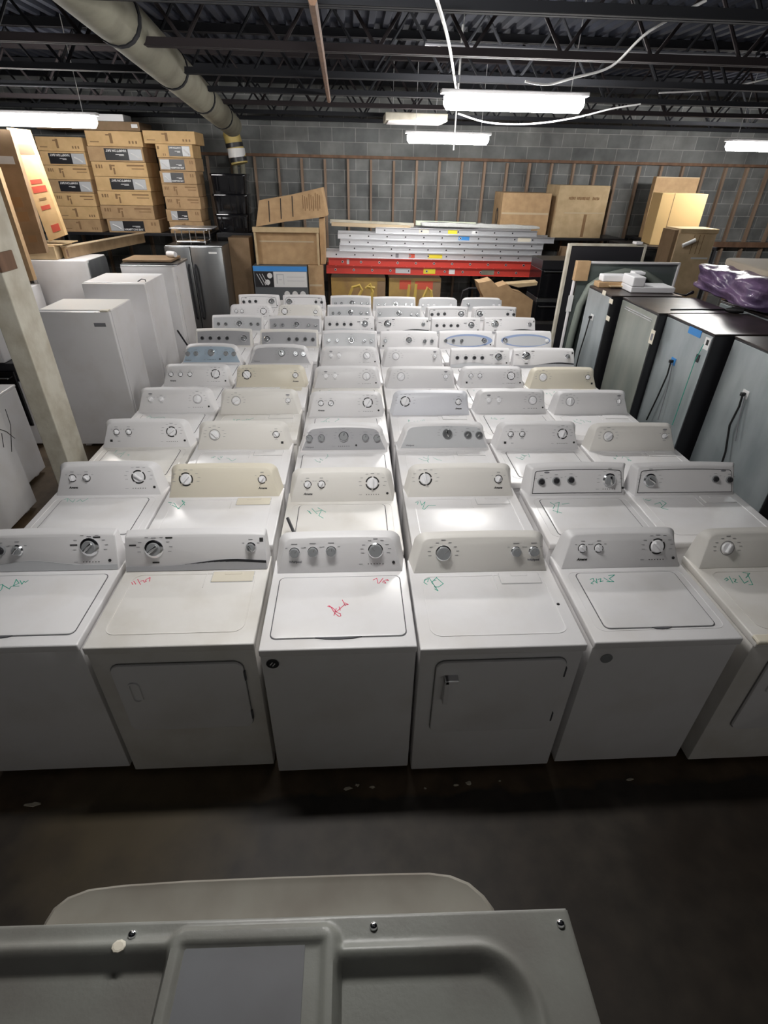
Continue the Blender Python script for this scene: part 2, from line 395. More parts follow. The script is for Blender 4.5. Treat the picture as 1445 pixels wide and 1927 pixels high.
def knob_mesh(t, r):
    r = r*1.4
    k = (t, round(r, 4))
    if k in KN: return KN[k]
    bm = nb()
    if t in ('grey', 'greyb'):
        lathe(bm, [(r*1.0, 0), (r*1.0, .006), (r*.9, .009)], 24, 1)
        lathe(bm, [(r*.86, .007), (r*.84, .020), (r*.76, .024)], 24, 0); box(bm, (0, r*.45, .0245), (r*.1, r*.6, .001), 0, 1)
        ms = [M_knob, M_chrome]
    elif t in ('ring', 'thin', 'rings'):
        segs = [(8, 82), (98, 172), (188, 262), (278, 352)] if t == 'ring' else [(0, 360)] if t == 'thin' else [(15, 165), (190, 350)]
        wd = .17 if t != 'thin' else .08
        for a0, a1 in segs:
            n = 10 if a1-a0 < 200 else 32
            for i in range(n):
                a = R(lerp(a0, a1, i/n)); b = R(lerp(a0, a1, (i+1)/n))
                q = [(r*(1-wd)*math.cos(a), r*(1-wd)*math.sin(a), .0012), (r*math.cos(a), r*math.sin(a), .0012), (r*math.cos(b), r*math.sin(b), .0012), (r*(1-wd)*math.cos(b), r*(1-wd)*math.sin(b), .0012)]
                bm.faces.new([bm.verts.new(v) for v in q]).material_index = 1
        lathe(bm, [(r*.80, 0), (r*.76, .007), (r*.70, .009)], 24, 0)
        box(bm, (0, 0, .014), (r*.30, r*1.35, .018), .0035, 0)
        ms = [M_knobw, M_printk if t != 'thin' else M_print]
    elif t == 'chrome':
        lathe(bm, [(r*1.05, 0), (r*1.05, .006), (r*.86, .012)], 24, 1); lathe(bm, [(r*.78, .010), (r*.70, .022)], 24, 0)
        box(bm, (0, 0, .026), (r*.34, r*1.3, .012), .003, 1); ms = [M_knob, M_chrome]
    elif t == 'dark':
        lathe(bm, [(r, 0), (r, .005), (r*.85, .008)], 20, 1); lathe(bm, [(r*.8, .006), (r*.66, .018)], 20, 0); box(bm, (0, 0, .02), (r*.3, r*1.2, .008), .002, 0)
        ms = [M_dark, M_knob]
    elif t == 'silver':
        lathe(bm, [(r, 0), (r*.96, .014), (r*.84, .020)], 20, 0); box(bm, (0, 0, .0215), (r*.25, r*1.2, .006), .001, 1); ms = [M_steelb, M_chrome]
    elif t == 'white':
        lathe(bm, [(r, 0), (r*.92, .012), (r*.8, .016)], 20, 0); box(bm, (0, 0, .018), (r*.28, r*1.3, .010), .002, 0); ms = [M_knobw]
    elif t == 'button':
        lathe(bm, [(r, 0), (r, .003), (r*.8, .004)], 14, 0); ms = [M_dark]
    KN[k] = mesh('knob_'+t, bm, ms, True)
    return KN[k]
# console designs: (kind of knob, across, up, radius)
D = {
 'AW': ('round', [('rings', .19, .60, .017), ('rings', .315, .60, .017), ('ring', .775, .62, .030)], 'amana', .19, .30, True),
 'AW3': ('round', [('rings', .15, .60, .016), ('rings', .28, .60, .016), ('rings', .41, .60, .016), ('ring', .765, .62, .030)], 'amana', .17, .30, True),
 'AD': ('round', [('ring', .185, .63, .030), ('rings', .83, .60, .019)], 'amana', .83, .32, False),
 'WW': ('round', [('grey', .165, .60, .019), ('grey', .30, .61, .019), ('grey', .435, .62, .019), ('grey', .765, .62, .027)], 'whirl', .17, .33, True),
 'WD': ('round', [('grey', .235, .58, .028), ('grey', .745, .58, .019), ('grey', .87, .58, .019)], 'whirl', .87, .33, False),
 'RW': ('round', [('rings', .19, .62, .016), ('rings', .32, .62, .016), ('ring', .775, .62, .027)], 'square', .13, .28, True),
 'RD': ('round', [('thin', .215, .60, .028), ('rings', .84, .60, .018)], 'squarer', .90, .28, False),
 'VW': ('round', [('white', .20, .60, .014), ('white', .33, .60, .014), ('thin', .775, .60, .026)], 'oval', .20, .84, True),
 'VD': ('round', [('thin', .23, .60, .027), ('thin', .84, .60, .016)], 'oval', .84, .86, False),
 'G5': ('arch', [('grey', .13, .55, .018), ('grey', .26, .57, .018), ('grey', .50, .62, .025), ('grey', .735, .57, .018), ('grey', .86, .55, .018)], 'whirl', .13, .20, True),
 'G3': ('arch', [('silver', .53, .66, .025), ('silver', .745, .62, .019), ('silver', .865, .60, .019)], 'whirl', .14, .20, False),
 'KW': ('flat', [('chrome', .07, .60, .019), ('dark', .16, .60, .017), ('chrome', .28, .60, .019), ('chrome', .795, .66, .031)], 'kline', .90, .30, True),
 'KD': ('flat', [('chrome', .215, .64, .031), ('chrome', .88, .64, .018)], 'kenr', .955, .85, False),
 'KW3': ('flat', [('dark', .12, .55, .015), ('dark', .26, .55, .015), ('dark', .40, .55, .015), ('dark', .53, .55, .015), ('chrome', .80, .58, .027)], 'kline', .90, .25, True),
 'LW': ('line', [('dark', .15, .52, .017), ('dark', .29, .55, .017), ('dark', .43, .57, .017), ('chrome', .80, .55, .029)], 'oval', .20, .84, True),
 'LD': ('line', [('chrome', .17, .55, .029), ('dark', .77, .57, .016), ('dark', .90, .54, .016)], 'oval', .84, .86, False),
 'DW': ('flat', [('dark', .13, .52, .017), ('dark', .27, .52, .017), ('dark', .42, .52, .017), ('dark', .56, .52, .017), ('chrome', .85, .50, .024)], 'none', 0, 0, False),
 'DD': ('flat', [('chrome', .13, .50, .024), ('dark', .50, .52, .017), ('dark', .63, .52, .017), ('dark', .77, .52, .017), ('dark', .90, .50, .017)], 'none', 0, 0, False),
 'P4': ('flat', [('silver', .10, .52, .015), ('chrome', .50, .55, .024), ('silver', .77, .50, .015), ('silver', .89, .50, .015)], 'squarel', .06, .2, False),
 'S5': ('flat', [('silver', .14, .50, .014), ('silver', .28, .50, .014), ('chrome', .53, .52, .024), ('silver', .76, .50, .014), ('silver', .89, .50, .014)], 'none', 0, 0, False),
 'OW': ('flat', [('silver', .13, .50, .014), ('silver', .27, .50, .014), ('silver', .42, .50, .014), ('chrome', .83, .50, .022)], 'none', 0, 0, True),
 'OD': ('flat', [('chrome', .17, .50, .022), ('white', .90, .50, .016)], 'none', 0, 0, False),
 'PW': ('round', [('white', .13, .48, .013), ('white', .26, .48, .013), ('white', .40, .48, .013), ('thin', .80, .50, .018)], 'none', 0, 0, False),
 'PD': ('round', [('chrome', .18, .50, .018), ('white', .77, .50, .013), ('white', .90, .50, .013)], 'none', 0, 0, False),
}
def marks_mesh(W, design):
    shape, ks, logo, lx, ly, wash = D[design]; bm = nb()
    def bar(u, v, l, h=.0022, mi=0): box(bm, ((u-.5)*W, v*FH, .0006), (l, h, .0008), 0, mi)
    for t, fx, fv, r in ks:
        r = r*1.35; a = r/FH
        if r > .031:
            for dx, dy in ((-1, .85), (1, .85), (-1.15, .25), (1.2, .25), (-1.1, -.35), (1.1, -.35), (.55, 1.45), (-.5, 1.45)):
                bar(fx+dx*1.6*r/W, fv+dy*a*.95, .016, .0017)
            bar(fx-.0, min(fv+a*1.9, .95), .022, .0025)
        elif t not in ('silver',) or r > .02:
            bar(fx, fv+a*1.65, .030 if t in ('grey',) else .020, .0022); bar(fx-1.5*r/W, fv+a*.9, .010, .0015); bar(fx+1.5*r/W, fv+a*.9, .012, .0015)
            if t in ('rings', 'white', 'thin') and logo != 'amana': bar(fx, fv-a*1.5, .022, .002)
    if wash:
        bx_ = ks[-1][1] if design != 'G5' else .5
        for k in range(6): bar(bx_-.055+k*.022, .235, .0045, .0045, 1)
        bar(bx_-.11, .235, .018, .0015)
        lathe(bm, [(.0075, 0), (.0075, .0022)], 14, 1, Matrix.Translation(((min(bx_+.135, .945)-.5)*W, .27*FH, 0)))
    if logo in ('square', 'squarer', 'squarel'): box(bm, ((lx-.5)*W, ly*FH, .0006), (.017, .017, .0012), 0, 1)
    if logo in ('square',): bar(lx+.08, ly-.02, .018, .003)
    if logo == 'oval': 
        lathe(bm, [(.013, 0), (.013, .001)], 18, 0, Matrix.Translation(((lx-.5)*W, ly*FH, 0)) @ Matrix.Diagonal((1.3, .42, 1, 1)))
    if logo == 'kline':
        bar(.68, .72, .035, .007, 1); bar(.85, .93, .035, .007, 1)
    if logo == 'kenr':
        for k in range(3): box(bm, ((lx-.5)*W, ly*FH+(k-1)*.007, .0006), (.018, .0045, .0012), 0, 1)
        bar(.07, .75, .033, .007, 1); bar(.32, .95, .033, .007, 1); bar(.22, .25, .033, .007, 1)
    return mesh('printed_markings', bm, [M_print, M_printk])
MK = {}
DECKW, DECKD, LIDS, CABM = {}, {}, {}, {}
def machine(kind, design, X, Y, W, label, ccol=None, body=None, panel=None, ink=None, front=False, lidstyle=None, group=None):
    wash = kind == 'w'
    t = thing('washing_machine' if wash else 'clothes_dryer', label, 'washing machine' if wash else 'clothes dryer', (X, Y, 0), 0, group)
    body = body or M_white; ccol = ccol or M_plast
    shape, ks, logo, lx, ly, _ = D[design]
    k = (W, body.name, front)
    if k not in CABM:
        bm = nb(); bx(bm, -W/2+.002, W/2-.002, 0.006, .60, .025, .886, .006)
        CABM[k] = mesh('cabinet', bm, body, True)
        bm = nb(); bx(bm, -W/2, W/2, -.004, .603, .888, ZD, .011, seg=3) if False else box(bm, (0, .2985, (.884+ZD)/2), (W, .609, ZD-.884), .007, 0, None, 3)
        DECKW[k] = mesh('deck', bm, body, True)
    obj('cabinet', CABM[k], None, t); obj('top_deck', DECKW[k], None, t)
    if front:
        for sx in (-1, 1):
            for y in (.06, .55):
                bm = nb(); lathe(bm, [(.022, 0), (.022, .012), (.012, .014), (.012, .03)], 12, 0, Matrix.Translation((sx*(W/2-.06), y, 0))); obj('foot', bm, M_dark, t)
    if wash:
        ls = lidstyle or ('big' if design in ('WW', 'KW', 'G5') else 'small')
        kk = (W, ls, body.name)
        if kk not in LIDS:
            bm = nb(); lw, ld = (W-.075, .405) if ls == 'big' else (W-.15, .385)
            cy_ = .255 if ls == 'big' else .262
            out = rrect(lw, ld, .028, 5, 0, cy_); inn = rrect(lw-.008, ld-.008, .025, 5, 0, cy_)
            prism(bm, out, ZD, ZD+.0012, 1); prism(bm, inn, ZD, ZD+.005, 0, .004)
            # shallow moulded lines of the deck beside the lid
            o2 = rrect(lw+.075, ld+.02, .04, 5, 0, cy_); i2 = rrect(lw+.070, ld+.015, .038, 5, 0, cy_)
            if ls == 'small': ringstrip(bm, o2, i2, ZD-.002, ZD+.0014, 0)
            LIDS[kk] = mesh('lid', bm, [body, M_gap], True)
        lid = obj('lid', LIDS[kk], None, t)
        bm = nb(); fy = .262-.1925 if ls != 'big' else .255-.2025
        hw = .10 if design in ('WW', 'G5') else .045
        pts = [(-hw, fy+.002), (-hw*.6, fy-.006), (0, fy-.009), (hw*.6, fy-.006), (hw, fy+.002), (hw*.6, fy+.003), (-hw*.6, fy+.003)]
        prism(bm, pts, ZD+.0005, ZD+.0058); obj('lid_grip', bm, M_gap, lid)
    else:
        kk = (W, body.name)
        if kk not in DECKD:
            bm = nb(); a = rrect(W-.11, .40, .05, 6, 0, .265); b = rrect(W-.122, .388, .045, 6, 0, .265)
            ringstrip(bm, a, b, ZD-.002, ZD+.0022, 0)
            box(bm, (.055, .42, ZD+.0006), (.004, .12, .003), .001, 0)
            DECKD[kk] = mesh('rim', bm, body, True)
        obj('raised_rim', DECKD[kk], None, t)
        bm = nb(); a = rrect(.205, .082, .006, 3, .185, .435); b = rrect(.199, .076, .005, 3, .185, .435)
        prism(bm, a, ZD, ZD+.0012, 1); prism(bm, b, ZD, ZD+.0045, 0, .002); prism(bm, rrect(.085, .022, .006, 3, .185, .460), ZD+.003, ZD+.0065, 0, .002)
        lc = M_cream if (ccol is M_cream or front and design == 'KD') else body
        o = obj('lint_door', bm, [lc, M_gap2], t)
        if lc is M_cream: o['label'] = 'yellowed lint door'
    con = obj('control_console', console_mesh(W, shape, ccol), None, t)
    if panel is not None or design in ('LW', 'LD'):
        bm = nb()
        if shape == 'line':
            a = outline(W/2-.045, W/2-.058, FH-.018, .020, .008, .018); b = outline(W/2-.049, W/2-.062, FH-.022, .017, .008, .022)
            prism(bm, a, 0, .0015, 1); prism(bm, b, 0, .003, 0)
        else:
            hw = W/2
            a = outline(hw-.030, hw-(.075 if shape == 'arch' else .030), FH-.014, .05 if shape == 'arch' else .010, .010, .016)
            prism(bm, a, 0, .002, 0)
        obj('face_panel', bm, [panel or ccol, M_printk], con, face_m(0, 0, .0002).translation, FROT, True)
    if design in ('KW', 'KD', 'KW3'):
        bm = nb(); N = 24; hw = W/2-.012; top = []
        for i in range(N+1):
            f = i/N; s = max(0, min(1, (f-.25)/.5)); sm = s*s*(3-2*s)
            v = (.026+.030*sm-.010*max(0, (f-.8)/.2)) if design == 'KD' else (.028+.024*math.sin(PI*min(1, f*1.25+.05))**2*(f < .76))
            top.append((lerp(-hw, hw, f), v))
        prism(bm, [(-hw, .002), (hw, .002)]+list(reversed(top)), 0, .004, 0)
        pr_ = [(u, v+.001) for u, v in top]
        s0 = int(N*.42) if design == 'KD' else int(N*.0)
        for i in range(s0, N if design == 'KD' else int(N*.7)):
            (u0, v0), (u1, v1) = top[i], top[i+1]; th = (.013*min(1, (i-s0)/8+.1) if design == 'KD' else .002)
            vs = [bm.verts.new((u0, v0, .0045)), bm.verts.new((u1, v1, .0045)), bm.verts.new((u1, v1-th, .0045)), bm.verts.new((u0, v0-th, .0045))]
            bm.faces.new(vs).material_index = 1
        o = obj('lower_trim', bm, [M_lgrey if design != 'KD' else M_grey, M_dark if design == 'KD' else M_grey], con, face_m(0, 0, .0002).translation, FROT); o['label'] = 'grey curved lower trim'
    if design in ('OW', 'OD'):
        bm = nb(); cx_ = .03 if design == 'OW' else .02
        a = [(cx_+ (W/2-.045)*math.cos(R(k*10)), FH*.52+FH*.40*math.sin(R(k*10))) for k in range(36)]
        b = [(cx_+ (-.018 if design == 'OW' else .018)+(W/2-.075)*math.cos(R(k*10)), FH*.49+FH*.31*math.sin(R(k*10))) for k in range(36)]
        ringstrip(bm, a, b, 0, .0015, 0); prism(bm, b, 0, .001, 1)
        obj('swoosh_print', bm, [M_blueline, M_lgrey], con, face_m(0, 0, .0004).translation, FROT)
    off = .0032 if (panel is not None or shape == 'line') else .0006
    for i, (ty, fx, fv, r) in enumerate(ks):
        Mx = face_m((fx-.5)*W, fv*FH, off, R(random.uniform(-60, 60)))
        obj('knob', knob_mesh(ty, r), None, con, Mx.translation, Mx.to_euler())
    mk = (W, design)
    if mk not in MK: MK[mk] = marks_mesh(W, design)
    obj('printed_markings', MK[mk], None, con, face_m(0, 0, off).translation, FROT)
    if logo == 'amana':
        text('lettering', 'Amana', .0185, M_printk, con, face_m((lx-.5)*W, ly*FH-.004, off).translation, FROT, .0006, .3)
    if logo == 'whirl':
        text('lettering', 'Whirlpool', .0145, M_print, con, face_m((lx-.5)*W, ly*FH, off).translation, FROT, .0006)
    # handwriting in marker on the top
    if ink:
        col, strokes = ink
        bm = nb()
        zt = ZD+.0053 if wash else ZD+.0003
        for st in strokes:
            ribbon(bm, [(p[0], p[1], zt) for p in st], .0032)
        o = obj('handwriting', bm, col, t); o['label'] = 'marker handwriting'
    return t

def px_strokes(ox, oy, sc, lines, X, Y, wash=True):
    z = ZD+(.005 if wash else 0)
    out = []
    for ln in lines:
        q = []
        for (a, b) in ln:
            p = at(ox+a/sc, oy+b/sc, Z=z); q.append((p.x-X, p.y-Y))
        out.append(q)
    return out
def scribble(rnd, wash):
    out = []; x = -.20; y = .375
    n = rnd.choice([3, 4, 4])
    for k in range(n):
        st = []; px_, py_ = x+rnd.uniform(0, .01), y+rnd.uniform(-.02, .02)
        for j in range(rnd.choice([3, 4, 5])):
            st.append((px_, py_)); px_ += rnd.uniform(-.012, .026); py_ += rnd.uniform(-.034, .034)
        out.append(st); x += .034
    return out

MCH = [
 # row 1: (kind, design, X, Yconsole, console colour, panel, look)
 [('w','KW',-1.600,.57,None,None,'white washer with grey curved console trim, cut by the left edge, front row'),
  ('d','KD',-.888,.55,None,None,'white dryer with yellowed lint door and grey console swoosh, second in front row'),
  ('w','WW',-.179,.51,None,None,'white washer with red handwriting on the lid and black round badge, front row'),
  ('d','WD',.524,.49,M_cream2,None,'white dryer with three grey knobs and white L-shaped door handle, front row'),
  ('w','AW',1.251,.50,None,None,'white washer with grey round badge, second from right in front row'),
  ('d','VD',1.984,.48,M_cream2,None,'white dryer with yellowed front corner, rightmost in front row, cut by the edge')],
 [('w','AW',-1.593,1.29,None,None,'white washer with black ringed knobs, leftmost of second row, beside the post'),
  ('d','AD',-.895,1.25,M_cream,None,'white dryer with yellowed cream console, second from left in second row'),
  ('w','AW',-.177,1.18,M_cream2,None,'white washer with a black stick lying beside its lid, second row'),
  ('d','AD',.554,1.22,M_cream2,None,'white dryer with green scribble at left, fourth in second row'),
  ('w','LW',1.286,1.21,None,None,'washer with black-outlined console and three dark knobs at left, second row'),
  ('d','LD',1.975,1.20,None,None,'dryer with black-outlined console, rightmost of second row')],
 [('w','RW',-1.579,1.95,None,None,'white washer with tiny black square logo, leftmost of third row'),
  ('d','RD',-.890,1.90,M_cream2,None,'white dryer with thin ringed dial and square logo, second in third row'),
  ('w','G5',-.175,1.85,None,M_grey,'white washer with arched grey panel of five grey knobs, third row'),
  ('d','G3',.548,1.87,None,M_lgrey,'white dryer with arched pale grey panel and three silver knobs, third row'),
  ('w','RW',1.237,1.87,None,None,'white washer with square logo behind the black-outlined pair, fifth in third row'),
  ('d','VD',1.930,1.83,M_cream2,None,'white dryer with one thin dial, rightmost of third row by the steel fridges')],
 [('w','VW',-1.553,2.60,None,None,'white washer with white knobs beside the white freezer, leftmost of fourth row'),
  ('d','VD',-.871,2.56,M_cream2,None,'cream-tinged dryer console with thin dial, second from left in fourth row'),
  ('w','AW',-.164,2.50,None,None,'washer directly behind the arched five-knob grey console, fourth row'),
  ('d','AD',.539,2.52,M_bluish,None,'dryer with cool bluish white console and black ringed dial, fourth row'),
  ('w','VW',1.220,2.55,None,None,'white washer with two small white knobs, fifth from left in fourth row'),
  ('d','VD',1.894,2.52,None,None,'white dryer, rightmost of fourth row'),],
 [('w','AW3',-1.536,3.23,None,None,'washer with three small ringed knobs and one dial, leftmost of fifth row'),
  ('d','AD',-.859,3.20,M_cream,None,'dryer with yellowed cream console, second from left in fifth row'),
  ('w','VW',-.158,3.17,None,None,'white washer with pale knobs, third from left in fifth row'),
  ('d','VD',.525,3.16,None,None,'white dryer with pale dial, fourth from left in fifth row'),
  ('w','RW',1.198,3.17,None,None,'white washer with square logo, fifth from left in fifth row'),
  ('d','RD',1.869,3.14,M_cream,None,'dryer with yellowed console and square logo, rightmost of fifth row')],
 [('w','G5',-1.549,3.90,None,M_blue,'washer with blue-grey arched console panel, leftmost of sixth row'),
  ('d','G3',-.849,3.87,None,M_grey,'dryer with grey arched console panel beside the blue-grey one, sixth row'),
  ('w','VW',-.135,3.82,None,None,'white washer with pale knobs, third from left in sixth row'),
  ('d','VD',.517,3.80,None,None,'white dryer with pale dial, fourth from left in sixth row'),
  ('w','KW3',1.215,3.78,None,None,'white square-cornered washer console with four dark knobs and dial, sixth row'),
  ('d','KD',1.881,3.77,None,None,'white square-cornered dryer console, rightmost of sixth row')],
 [('w','DW',-1.548,4.53,M_cream2,M_grey,'washer with dark grey panel and four dark knobs, leftmost of seventh row'),
  ('d','DD',-.816,4.50,M_cream2,M_grey,'dryer with dark grey panel and chrome dial at its left, seventh row'),
  ('w','S5',-.135,4.46,None,M_lgrey,'washer with grey five-knob panel, third from left in seventh row'),
  ('d','P4',.537,4.45,None,None,'pale dryer console with central dial, fourth from left in seventh row'),
  ('w','OW',1.195,4.47,None,None,'washer with blue swoosh oval and four knobs, seventh row'),
  ('d','OD',1.872,4.48,None,None,'dryer with blue swoosh oval, rightmost of seventh row')],
 [('w','S5',-1.515,5.20,None,M_lgrey,'washer with pale grey five-knob panel, leftmost of eighth row'),
  ('d','S5',-.813,5.16,None,M_grey,'machine with darker grey panel, second from left in eighth row'),
  ('w','KW3',-.138,5.18,None,None,'square-cornered white washer console, third from left in eighth row'),
  ('d','KD',.526,5.13,None,None,'square-cornered white dryer console, fourth from left in eighth row'),
  ('w','KW3',1.195,5.14,None,None,'square-cornered white washer console, fifth from left in eighth row'),
  ('d','KD',1.881,5.15,None,None,'square-cornered white dryer console, rightmost of eighth row')],
 [('w','AW',-1.456,5.83,None,None,'white washer with thin ringed knobs, leftmost of ninth row'),
  ('d','AD',-.804,5.82,M_cream2,None,'creamy white dryer with ringed dial, second from left in ninth row'),
  ('w','S5',-.141,5.84,None,M_lgrey,'washer with metallic grey panel, third from left in ninth row'),
  ('d','P4',.525,5.78,None,M_lgrey,'machine with metallic grey panel, fourth from left in ninth row'),
  ('w','LW',1.187,5.77,None,None,'washer with dark slanted knobs, fifth from left in ninth row'),
  ('d','LD',1.840,5.78,None,None,'dryer with dark knobs at right, rightmost of ninth row')],
 [('w','LW',-1.445,6.50,None,None,'white washer with dark knobs, leftmost of the last row'),
  ('d','LD',-.797,6.49,None,None,'white dryer with greenish dial, second from left in the last row'),
  ('w','S5',-.119,6.47,None,M_lgrey,'grey-panelled washer under the red ladder, third in the last row'),
  ('d','S5',.510,6.41,None,M_lgrey,'grey-panelled machine, fourth from left in the last row'),
  ('w','PW',1.148,6.40,None,M_lgrey,'washer with three pale knobs, fifth from left in the last row'),
  ('d','PD',1.796,6.41,None,M_lgrey,'dryer beside the torn cardboard, rightmost of the last row')],
]
INK = {
 (0,0): (M_green, 0, 970, 2.779, [[(0,365),(15,360),(10,385),(0,395)],[(15,365),(50,385),(55,375),(100,355),(85,335),(70,370),(100,370)],[(105,340),(115,360),(125,345),(135,350),(148,340)]]),
 (0,1): (M_red, 0, 970, 2.779, [[(720,335),(735,362)],[(735,345),(750,340),(755,350),(765,345),(760,338)],[(765,335),(785,325),(782,345)],[(688,350),(695,362)],[(700,345),(710,360)]]),
 (0,2): (M_red, 490, 980, 4.661, [[(590,750),(620,760),(645,800),(665,800),(640,770),(600,745)],[(665,770),(645,830)],[(650,810),(690,840),(705,835),(700,815),(680,810),(665,800),(740,735)],[(690,755),(700,785)],[(718,695),(745,745)],[(730,740),(770,735),(740,720)],
        [(1075,505),(1040,550)],[(1070,540),(1085,525),(1100,548),(1080,545)],[(1095,520),(1125,525),(1110,515)],[(990,520),(1020,505),(1030,550)]]),
 (0,3): (M_green, 760, 980, 4.129, [[(145,465),(165,460),(155,480),(180,495)],[(165,460),(190,450),(185,475)],[(195,445),(265,545)],[(255,440),(215,480),(250,520)],[(255,445),(305,490),(270,515),(235,515)],[(230,465),(250,462)],[(262,545),(240,530)]]),
 (0,4): (M_green, 1030, 980, 3.482, [[(280,385),(300,378),(305,395),(285,410),(300,415)],[(310,395),(325,410),(320,380)],[(330,385),(350,380),(345,400),(365,395)],[(370,375),(410,400)],[(400,360),(440,355),(405,380),(435,400),(390,400)]]),
 (0,5): (M_green, 1030, 980, 3.482, [[(1160,385),(1175,375),(1185,385),(1170,395)],[(1190,365),(1215,410)],[(1215,380),(1235,385),(1225,400),(1245,405)],[(1255,360),(1290,410),(1315,395)],[(1280,340),(1325,345),(1300,375)],[(1310,350),(1345,420),(1320,420)]]),
 (1,1): (M_green, 40, 850, 2.779, [[(770,265),(800,270),(820,300),(855,265),(840,255),(855,280)],[(780,275),(830,300)]]),
 (1,2): (M_green, 530, 850, 3.074, [[(150,340),(170,360),(160,345)],[(175,330),(205,360)],[(200,345),(230,340),(215,370),(240,385)],[(210,325),(255,350)]]),
 (1,3): (M_green, 530, 850, 3.074, [[(770,295),(790,290),(785,305)],[(800,285),(810,310),(830,290),(815,330),(825,335),(850,310),(890,310)]]),
 (1,4): (M_green, 960, 850, 2.98, [[(225,285),(250,300),(240,320)],[(250,290),(275,285),(262,345)],[(290,295),(330,290)],[(240,330),(290,345)]]),
 (1,5): (M_green, 960, 850, 2.98, [[(745,265),(775,275),(790,270)],[(810,295),(840,285),(850,300)],[(850,275),(875,290),(845,315),(885,325)]]),
 (1,0): (M_greenp, 40, 850, 2.779, [[(225,250),(245,245),(240,262)],[(250,250),(270,265),(280,250)],[(290,262),(310,250),(320,262),(350,245)]]),
}
rnd = random.Random(11); FRONT = {}
prevY = [None]*6
for ri, row in enumerate(MCH):
    for ci, (kd, ds, X, Yc, cc, pn, look) in enumerate(row):
        Y = Yc-.49
        if prevY[ci] is not None: Y = max(Y, prevY[ci]+.611)
        prevY[ci] = Y
        if ri < 2: W = .665 if kd == 'w' else .705
        elif ri < 3: W = .655 if kd == 'w' else .690
        elif ri < 5: W = .650 if kd == 'w' else .685
        elif ri < 6: W = .635 if kd == 'w' else .662
        elif ri < 8: W = .638 if kd == 'w' else .668
        else: W = .610 if kd == 'w' else .638
        if (ri, ci) == (0, 3): W = .72
        ink = None
        if (ri, ci) in INK:
            m_, ox, oy, sc, ln = INK[(ri, ci)]; ink = (m_, px_strokes(ox, oy, sc, ln, X, Y, kd == 'w'))
        elif 2 <= ri <= 4: ink = (M_greenp, scribble(rnd, kd == 'w'))
        body = M_white2 if (ri, ci) in ((0, 1), (0, 5), (1, 2), (2, 0), (3, 1), (4, 2)) else M_white
        FRONT[(ri, ci)] = machine(kd, ds, X, Y, W, look, cc, body, pn, ink, ri == 0)
        FRONT[(ri, ci)]['_w'] = W

def fface(px, py, t, dy=0.0):
    p = at(px, py, Y=t.location.y+.004+dy); return p.x-t.location.x, p.z
# front-row fronts: dryer doors, handles, badges
def dryer_door(t, x0, x1, z0, z1, style):
    bm = nb(); w_, h_ = x1-x0, z1-z0
    M_ = Matrix.Translation(((x0+x1)/2, .004, (z0+z1)/2)) @ Matrix.Rotation(R(90), 4, 'X')
    prism(bm, rrect(w_, h_, .045, 6), 0, .003, 1, 0, M_); prism(bm, rrect(w_-.007, h_-.007, .042, 6), 0, .014, 0, .005, M_)
    d = obj('door', bm, [M_white, M_gap3], t, smooth=True)
    hx = x0+.052; hz = z1-.14
    bm = nb()
    if style == 'L':
        bx(bm, hx-.012, hx+.010, -.045, -.006, hz-.10, hz+.06, .005); bx(bm, hx-.012, hx+.050, -.045, -.006, hz+.036, hz+.06, .005)
        o = obj('door_handle', bm, M_plast, d); o['label'] = 'white L-shaped pull handle'
    else:
        M2 = Matrix.Translation((hx+.03, -.008, hz-.03)) @ Matrix.Rotation(R(90), 4, 'X')
        ringstrip(bm, rrect(.05, .13, .024, 6), rrect(.034, .114, .016, 6), 0, .010, 0, M2)
        obj('door_handle', bm, M_white, d, smooth=True)
    for zz_ in (z0+.09, z1-.09):
        bm = nb(); bx(bm, x1-.004, x1+.004, -.009, .003, zz_-.03, zz_+.03, .002); obj('hinge', bm, M_gap, d)
t = FRONT[(0, 3)]; a = fface(820, 1243, t); b = fface(1068, 1241, t); c = fface(822, 1375, t); dryer_door(t, a[0], b[0], c[1], a[1], 'L')
t = FRONT[(0, 1)]; a = fface(203, 1250, t); b = fface(457, 1243, t); c = fface(240, 1372, t); dryer_door(t, a[0], b[0], c[1], a[1], 'o')
t = FRONT[(0, 5)]; dryer_door(t, -.24, .26, .30, .82, 'o')
def badge(t, px, py, m, label):
    u, z = fface(px, py, t); bm = nb(); M_ = Matrix.Translation((u, .0045, z)) @ Matrix.Rotation(R(90), 4, 'X')
    lathe(bm, [(.027, 0), (.027, .003), (.024, .004)], 28, 0, M_)
    if m is M_dark:
        for k in (-1, 1): box(bm, (k*.006, .000, .0048), (.004, .020, .001), 0, 1, M_ @ Matrix.Rotation(R(-35), 4, 'Z'))
    o = obj('badge', bm, [m, M_stick], t, smooth=True); o['label'] = label
badge(FRONT[(0, 2)], 513, 1249, M_dark, 'black round badge'); badge(FRONT[(0, 4)], 1141, 1239, M_knob, 'grey round badge')
# chip of yellowed old finish on the front left corner of the rightmost dryer
t = FRONT[(0, 5)]; bm = nb(); W = t['_w']; box(bm, (-W/2+.05, .012, ZD-.008), (.10, .05, .022), .008); o = obj('corner_patch', bm, M_cream, t); o['label'] = 'yellowed corner patch'
for t in FRONT.values(): del t['_w']
